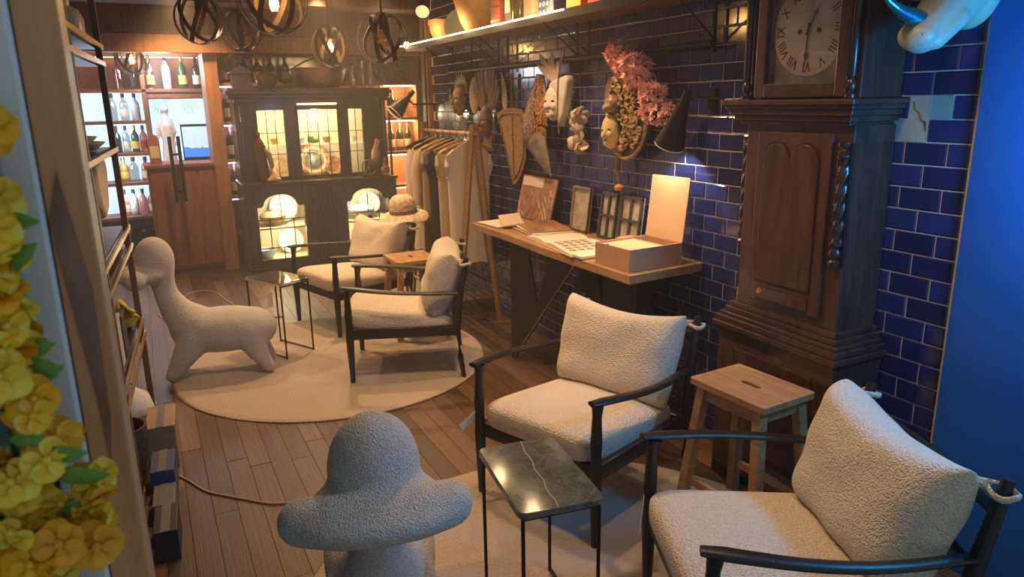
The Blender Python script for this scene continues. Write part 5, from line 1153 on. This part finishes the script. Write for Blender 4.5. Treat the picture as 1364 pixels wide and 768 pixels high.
# ---- orb pendants
M_band = mat('orb_iron', (.045, .033, .028), .5, .5)
def orb(loc, r, label, lit, zc_=2.46, tilt=0.0, e=5):
    t = thing('orb_pendant', label, 'pendant lamp', loc, tilt, 'iron orb pendants')
    for k, (rx, rz) in enumerate(((0, 0), (0, PI / 2 + .4), (1.15, .5), (1.95, 1.1))):
        bm = new(); n = 40; R_ = Matrix.Rotation(rz, 4, 'Z') @ Matrix.Rotation(rx if rx else PI / 2, 4, 'X') if rx else Matrix.Rotation(rz, 4, 'Z') @ Matrix.Rotation(PI / 2, 4, 'X')
        rr = r * (1 - .012 * k)
        rg = [[bm.verts.new(R_ @ Vector((q * math.cos(2 * PI * i / n), q * math.sin(2 * PI * i / n), h))) for i in range(n)] for q, h in ((rr, -.014), (rr, .014), (rr - .004, .014), (rr - .004, -.014))]
        for a in range(4):
            for i in range(n): bm.faces.new((rg[a][i], rg[a][(i + 1) % n], rg[(a + 1) % 4][(i + 1) % n], rg[(a + 1) % 4][i]))
        mk('band', bm, M_band, t)
    mk('cord', B(cone, (0, 0, r - .02), (0, 0, zc_ - loc[2]), .006, .006, 8), M_band, t); mk('socket', B(cone, (0, 0, r * .32), (0, 0, r - .01), .020, .016, 12), M_band, t)
    bm = new(); lathe(bm, [(.014, r * .34), (.020, r * .25), (.034, r * -.02), (.036, r * -.12), (.026, r * -.28), (0, r * -.33)], n=18); b = mk('bulb', bm, M_bulbg, t)
    if lit:
        bm = new(); tube(bm, [(.011 * math.cos(i * 1.25), .011 * math.sin(i * 1.25), r * .2 - r * .40 * i / 20) for i in range(21)], .0028, 6); mk('filament', bm, M_bulb, b)
        light('orb_lamp', 'POINT', (loc[0], loc[1], loc[2] - .01), e, WARM, .03)
    return t
orb((0.69, 4.00, 2.055), .165, 'brightly lit iron orb pendant, the largest, above the mirrored side table', True, e=10)
orb((1.41, 5.90, 1.985), .155, 'lit round iron orb pendant in front of the copper pan', True, tilt=.6, e=10)
orb((1.46, 4.70, 1.945), .158, 'unlit dark iron orb pendant beside the clothes rack end of the room', False, tilt=1.0)
orb((0.447, 5.40, 2.100), .160, 'unlit iron orb pendant nearest the bar post', False, tilt=.3)
orb((0.76, 5.90, 2.080), .155, 'dark iron orb pendant hung over the cabinet end of the rug', False, tilt=1.4)
orb((0.028, 7.95, 1.985), .150, 'small lit iron orb pendant hanging over the bar', True, 2.15, .2, e=4)
cs = thing('ceiling_spotlight', 'black ceiling spotlight with a pale round lens above the wall shelf', 'light', (1.98, 5.35, 2.22)); mk('stem', B(cone, (0, 0, .05), (0, 0, .24), .012, .012, 10), M_iron, cs)
bm = new(); q = Vector((-.35, -.75, -.55)).normalized().to_track_quat('Z', 'Y').to_matrix().to_4x4(); lathe(bm, [(0, -.10), (.045, -.10), (.05, -.08), (.055, .06), (.05, .06)], n=20, M=q); mk('housing', bm, M_iron, cs)
bm = new(); lathe(bm, [(0, .055), (.05, .055), (.05, .05)], n=20, M=q); mk('lens', bm, mat('lens_pale', (.6, .52, .32), .4, emit=(1, .8, .45), estr=.35), cs)

# ================================================================== LEFT SHELVING, FLOWERS, CORDS
LD = Vector((0.0644, 0.9979, 0)); LN = Vector((-0.9979, 0.0644, 0))   # along the unit and into its depth
E0 = Vector((-0.104, 4.072, 0)); rzL = math.atan2(-LD.x, LD.y)
us = thing('open_shelving', 'tall open shelving unit of brown wood with brass-edged shelves', 'shelving', E0, rzL)
LL = 2.9; DP = .36                                                     # local: y along (far end 0, near end -LL), x = -depth
for y in (0, -1.0, -2.0, -2.88):
    for x in (0, -DP): mk('upright', B(box, (x - .014, y - .014, 1.18), (.028, .028, 2.36), bev=.002), M_brwood, us, False)
for z, th in ((1.835, .02), (1.758, .02), (1.366, .022), (.981, .02), (.889, .02), (.506, .022), (.43, .02), (.03, .022)):
    mk('shelf_board', B(box, (-DP / 2 - .01, -LL / 2, z - th / 2 - .001), (DP - .02, LL - .02, th)), M_dkwood, us, False)
    mk('brass_edge', B(box, (.002, -LL / 2, z - th / 2), (.010, LL, th)), M_brass, us, False)
def Lp(y, d, z): v = E0 + LD * y + LN * d; return (v.x, v.y, z)
t = thing('serving_platter', 'white oval platter on the eye-level shelf of the open shelving', 'platter', Lp(-.35, .14, 1.367), rzL); bm = new(); lathe(bm, [(0, .012), (.09, .012), (.14, .035), (.145, .035), (.10, .003), (0, 0)], n=32, M=tf((0, 0, 0), (0, 0, 0), (.9, 1.5, 1))); mk('dish', bm, M_white, t)
bm = new(); lathe(bm, [(0, .04), (.07, .04), (.11, .06), (.115, .06), (.08, .032), (0, .030)], n=32, M=tf((0, 0, 0.0), (0, 0, 0), (.9, 1.4, 1))); mk('glass_insert', bm, mat('green_glass_dish', (.35, .42, .38), .1), t)
t = thing('leather_bag', 'tan leather bag hanging inside the open shelving', 'bag', Lp(-.28, .08, 1.06), rzL)
bm = new(); prism(bm, [(-.22, .26), (.16, .27), (.19, .20), (.06, .03), (-.08, .0), (-.20, .06)], -.035, .035, 'x'); o = mk('body', bm, mat('tan_leather', (.50, .38, .20), .5, var=.15), t); md = o.modifiers.new('b', 'BEVEL'); md.width = .03; md.segments = 4
bm = new(); tube(bm, [(0, -.12, .25), (0, -.09, .285), (0, 0, .296), (0, .09, .285), (0, .12, .25)], .007, 8); mk('strap', bm, mat('dark_strap', (.10, .06, .03), .5), t)
t = thing('yellow_scarf', 'crumpled bright yellow scarf on the lower shelf of the open shelving', 'scarf', Lp(-.30, .06, .507), rzL)
bm = new()
def sc(a, b): return (-.05 + .10 * b + .02 * math.sin(a * 9), -.20 + .30 * a, .02 + .16 * (1 - a) ** 1.4 + .025 * math.sin(b * 11 + a * 5) + .02 * b)
grid_surf(bm, 24, 10, sc); o = mk('cloth', bm, mat('yellow_cloth', (.75, .55, .05), .8), t, angle=80); md = o.modifiers.new('s', 'SOLIDIFY'); md.thickness = .012
for i, (y, h_, c, lb) in enumerate(((-.62, .17, (.03, .03, .05), 'dark upright box beside the yellow scarf'), (-.80, .20, (.60, .55, .45), 'cream upright box beside the dark one on the scarf shelf'))):
    t = thing('storage_box', lb, 'box', Lp(y, .07, .507), rzL); mk('body', B(box, (0, 0, h_ / 2), (.10, .13, h_), bev=.004), mat('store_%d' % i, c, .6), t, False); mk('lid', B(box, (0, 0, h_ + .006), (.106, .136, .014), bev=.003), mat('store_lid_%d' % i, [q * .8 for q in c], .6), t, False)
t = thing('white_vase', 'round white speckled vase on the bottom shelf', 'vase', Lp(-.42, .07, .031), rzL); bm = new(); lathe(bm, [(0, 0), (.05, 0), (.09, .05), (.105, .12), (.085, .20), (.04, .235), (.03, .25), (.036, .26), (.028, .26), (0, .22)], n=28); mk('body', bm, M_white, t); mk('band', B(lathe, [(.106, .118), (.1065, .124), (.105, .13)], n=28), M_plaster, t)
t = thing('dark_basket', 'dark woven basket beside the white vase', 'basket', Lp(-.78, .08, .031), rzL); bm = new(); lathe(bm, [(0, 0), (.08, 0), (.10, .10), (.105, .20), (.095, .20), (.085, .05), (0, .02)], n=24); mk('body', bm, mat('dark_weave', (.05, .045, .04), .8, bump=.8, bscale=60), t); bm = new(); tube(bm, [(0, -.10 + .2 * k / 12, .19 + .12 * math.sin(PI * k / 12)) for k in range(13)], .006, 8); mk('handle', bm, M_black, t)
for i, (y, z, w_, h_, c, lb) in enumerate(((-.20, .891, .16, .07, (.02, .03, .09), 'navy book stack on the brass-edged middle shelf'), (-.55, .982, .12, .26, (.04, .04, .05), 'dark bottle-shaped canister on the middle shelf'), (-.30, 1.836, .18, .16, (.42, .42, .36), 'grey-green jar on the top shelf of the open shelving'))):
    t = thing('shelf_ornament', lb, 'ornament', Lp(y, .10, z), rzL); r = w_ * .4
    bm = new()
    if i == 0:
        for q in range(3): box(bm, (0, 0, .012 + q * .022), (.14 - .01 * q, .20, .020), (0, 0, .1 * q), .002)
    else: lathe(bm, [(0, 0), (r, 0), (r * 1.05, h_ * .5), (r * .8, h_ * .75), (r * .4, h_ * .85), (r * .42, h_), (0, h_)], n=20)
    mk('body', bm, mat('orn_%d' % i, c, .35), t)
tag(mk('wall_notice', B(box, (0, 0, 0), (.004, .09, .07)), M_paper, None, False, loc=(-.795, 5.55, 1.48)), 'small pale notice on the dark tiled wall behind the open shelving', 'notice')
# things stacked on the floor at the foot of the shelving
pk = [((-.075, 3.42, 0), (.12, .26, .20), (.30, .21, .12), 'brown carton with grey tape on the floor beside the open shelving'),
      ((-.085, 3.08, 0), (.09, .20, .14), (.03, .05, .16), 'blue box on the floor between brown carton and black case'), ((-.09, 2.86, 0), (.08, .17, .10), (.10, .11, .10), 'grey box on the floor beside the black case'),
      ((-.09, 2.64, 0), (.08, .20, .12), (.015, .015, .02), 'black case on the floor beside the open shelving')]
for i, (l, s_, c, lb) in enumerate(pk):
    t = thing('floor_box', lb, 'box', l, rzL); mk('body', B(box, (0, 0, s_[2] / 2), s_, bev=.004), mat('floor_box_%d' % i, c, .6, var=.2), t, False); mk('tape', B(box, (0, 0, s_[2] + .0008), (.03, s_[1], .0015)), mat('box_tape_%d' % i, (.10, .10, .11), .5), t, False)
# flower garland outside the window
fg = thing('yellow_flower_garland', 'hanging garland of yellow artificial blossoms and green leaves beside the window post', 'flower garland', (-.13, .60, .70))
M_yp = [mat('yellow_petal_%d' % k, c, .6, var=.12, vscale=30) for k, c in enumerate(((.90, .48, .012), (.92, .56, .02), (.86, .62, .05), (.80, .36, .012)))]
pms = []
for q in range(4):
    bm = new()
    for k in range(5):
        a = 2 * PI * k / 5 + q; R_ = Matrix.Rotation(a, 4, 'Z')
        def pet(u, v, R_=R_, k=k, q=q):
            wv = .0112 * math.sin(PI * min(1, .08 + .86 * u)) ** .6 if u < .999 else .0045
            return R_ @ Vector((.002 + .0155 * u, (v - .5) * 2 * wv, .003 + .006 * u * u - .005 * u ** 3 * (1 + (k + q) % 3) + .003 * (2 * v - 1) ** 2))
        grid_surf(bm, 8, 5, pet)
    lathe(bm, [(0, .001), (.003, .002), (.0035, .006), (0, .009)], n=8)
    me = bpy.data.meshes.new('blossom'); bm.to_mesh(me); bm.free(); me.polygons.foreach_set('use_smooth', [True] * len(me.polygons)); me.materials.append(M_yp[q]); pms.append(me)
rnd = random.Random(11)
EDGE = [(1.10, -.068), (1.18, -.066), (1.225, -.056), (1.262, -.052), (1.30, -.066), (1.33, -.074), (1.40, -.084), (1.47, -.080), (1.60, -.078)]
def edge(z):       # how far the garland spreads toward the post at a height
    for (z0, x0), (z1, x1) in zip(EDGE[:-1], EDGE[1:]):
        if z <= z1: return x0 + (x1 - x0) * (z - z0) / (z1 - z0)
    return -.08
for k in range(210):
    z = 1.08 + .46 * rnd.random() ** 1.25; x = edge(z) - .012 - rnd.random() ** 1.4 * .085; y = rnd.uniform(-.03, .025)
    d = Vector((rnd.gauss(.15, .5), rnd.gauss(-.9, .4), rnd.gauss(.1, .5))).normalized()
    share('blossom', pms[rnd.randrange(4)], fg, (x + .13, y, z - .70), d.to_track_quat('Z', 'Y').to_euler(), [rnd.uniform(.75, 1.15)] * 3)
for k in range(34):
    z = 1.09 + .44 * rnd.random(); x = edge(z) - .01 - rnd.random() * .06; a = rnd.uniform(-.7, .7) + (0 if rnd.random() < .7 else PI); bm = new()
    L_ = rnd.uniform(.022, .036); tube(bm, [(0, 0, 0), (L_ * .3 * math.cos(a), -.003, L_ * .3 * math.sin(a)), (L_ * .7 * math.cos(a), -.006, L_ * .7 * math.sin(a)), (L_ * math.cos(a), -.004, L_ * math.sin(a))], [.001, .007, .006, .0005], 8, flat=(.15, 1)); mk('leaf', bm, M_leaf, fg, loc=(x + .13 - .008, .0, z - .70))
for k in range(3): bm = new(); tube(bm, [(-.03 + .03 * k, .025, .30), (-.02 + .02 * k, .02, .5), (-.03 + .02 * k, .025, .75), (-.02, .02, 1.25)], .003, 6); mk('stem', bm, mat('stem_green', (.08, .14, .03), .6) if 'stem_green' not in MATS else MATS['stem_green'], fg)
# cords on the floor
M_cord = mat('floor_cord', (.36, .25, .16), .6)
def cord(pts, label, r=.004, m_=M_cord):
    c = Vector(pts[0]); bm = new(); P_ = [Vector(p) - c for p in pts]; Q = []
    for i in range(len(P_) - 1):
        p0, p1, p2, p3 = P_[max(i - 1, 0)], P_[i], P_[i + 1], P_[min(i + 2, len(P_) - 1)]
        for k in range(6): u = k / 6; Q.append(.5 * ((2 * p1) + (p2 - p0) * u + (2 * p0 - 5 * p1 + 4 * p2 - p3) * u * u + (-p0 + 3 * p1 - 3 * p2 + p3) * u ** 3))
    tube(bm, Q + [P_[-1]], r, 8); tag(mk('cord', bm, m_, None, loc=c), label, 'cord')
z = .0045
cord([(-.04, 3.19, z), (.0, 3.12, z), (.06, 2.99, z), (.14, 2.90, z), (.20, 2.84, z), (.27, 2.77, z), (.34, 2.735, z), (.45, 2.70, z)], 'thin brown cord lying across the floor planks from the shelving')
cord([(-.05, 6.0, z), (.04, 5.75, z), (.10, 6.3, z), (.25, 6.6, z), (.40, 6.55, z), (.48, 6.1, z), (.60, 5.6, z), (.8, 5.45, z)], 'beige cord trailing over the floor behind the creature seat', .005)
cord([(1.75, 2.05, z), (1.62, 1.95, z), (1.66, 1.72, z), (1.8, 1.62, z), (1.95, 1.6, z)], 'pale cord looping under the oak stool by the clock', .004, MATS['cord_beige'])
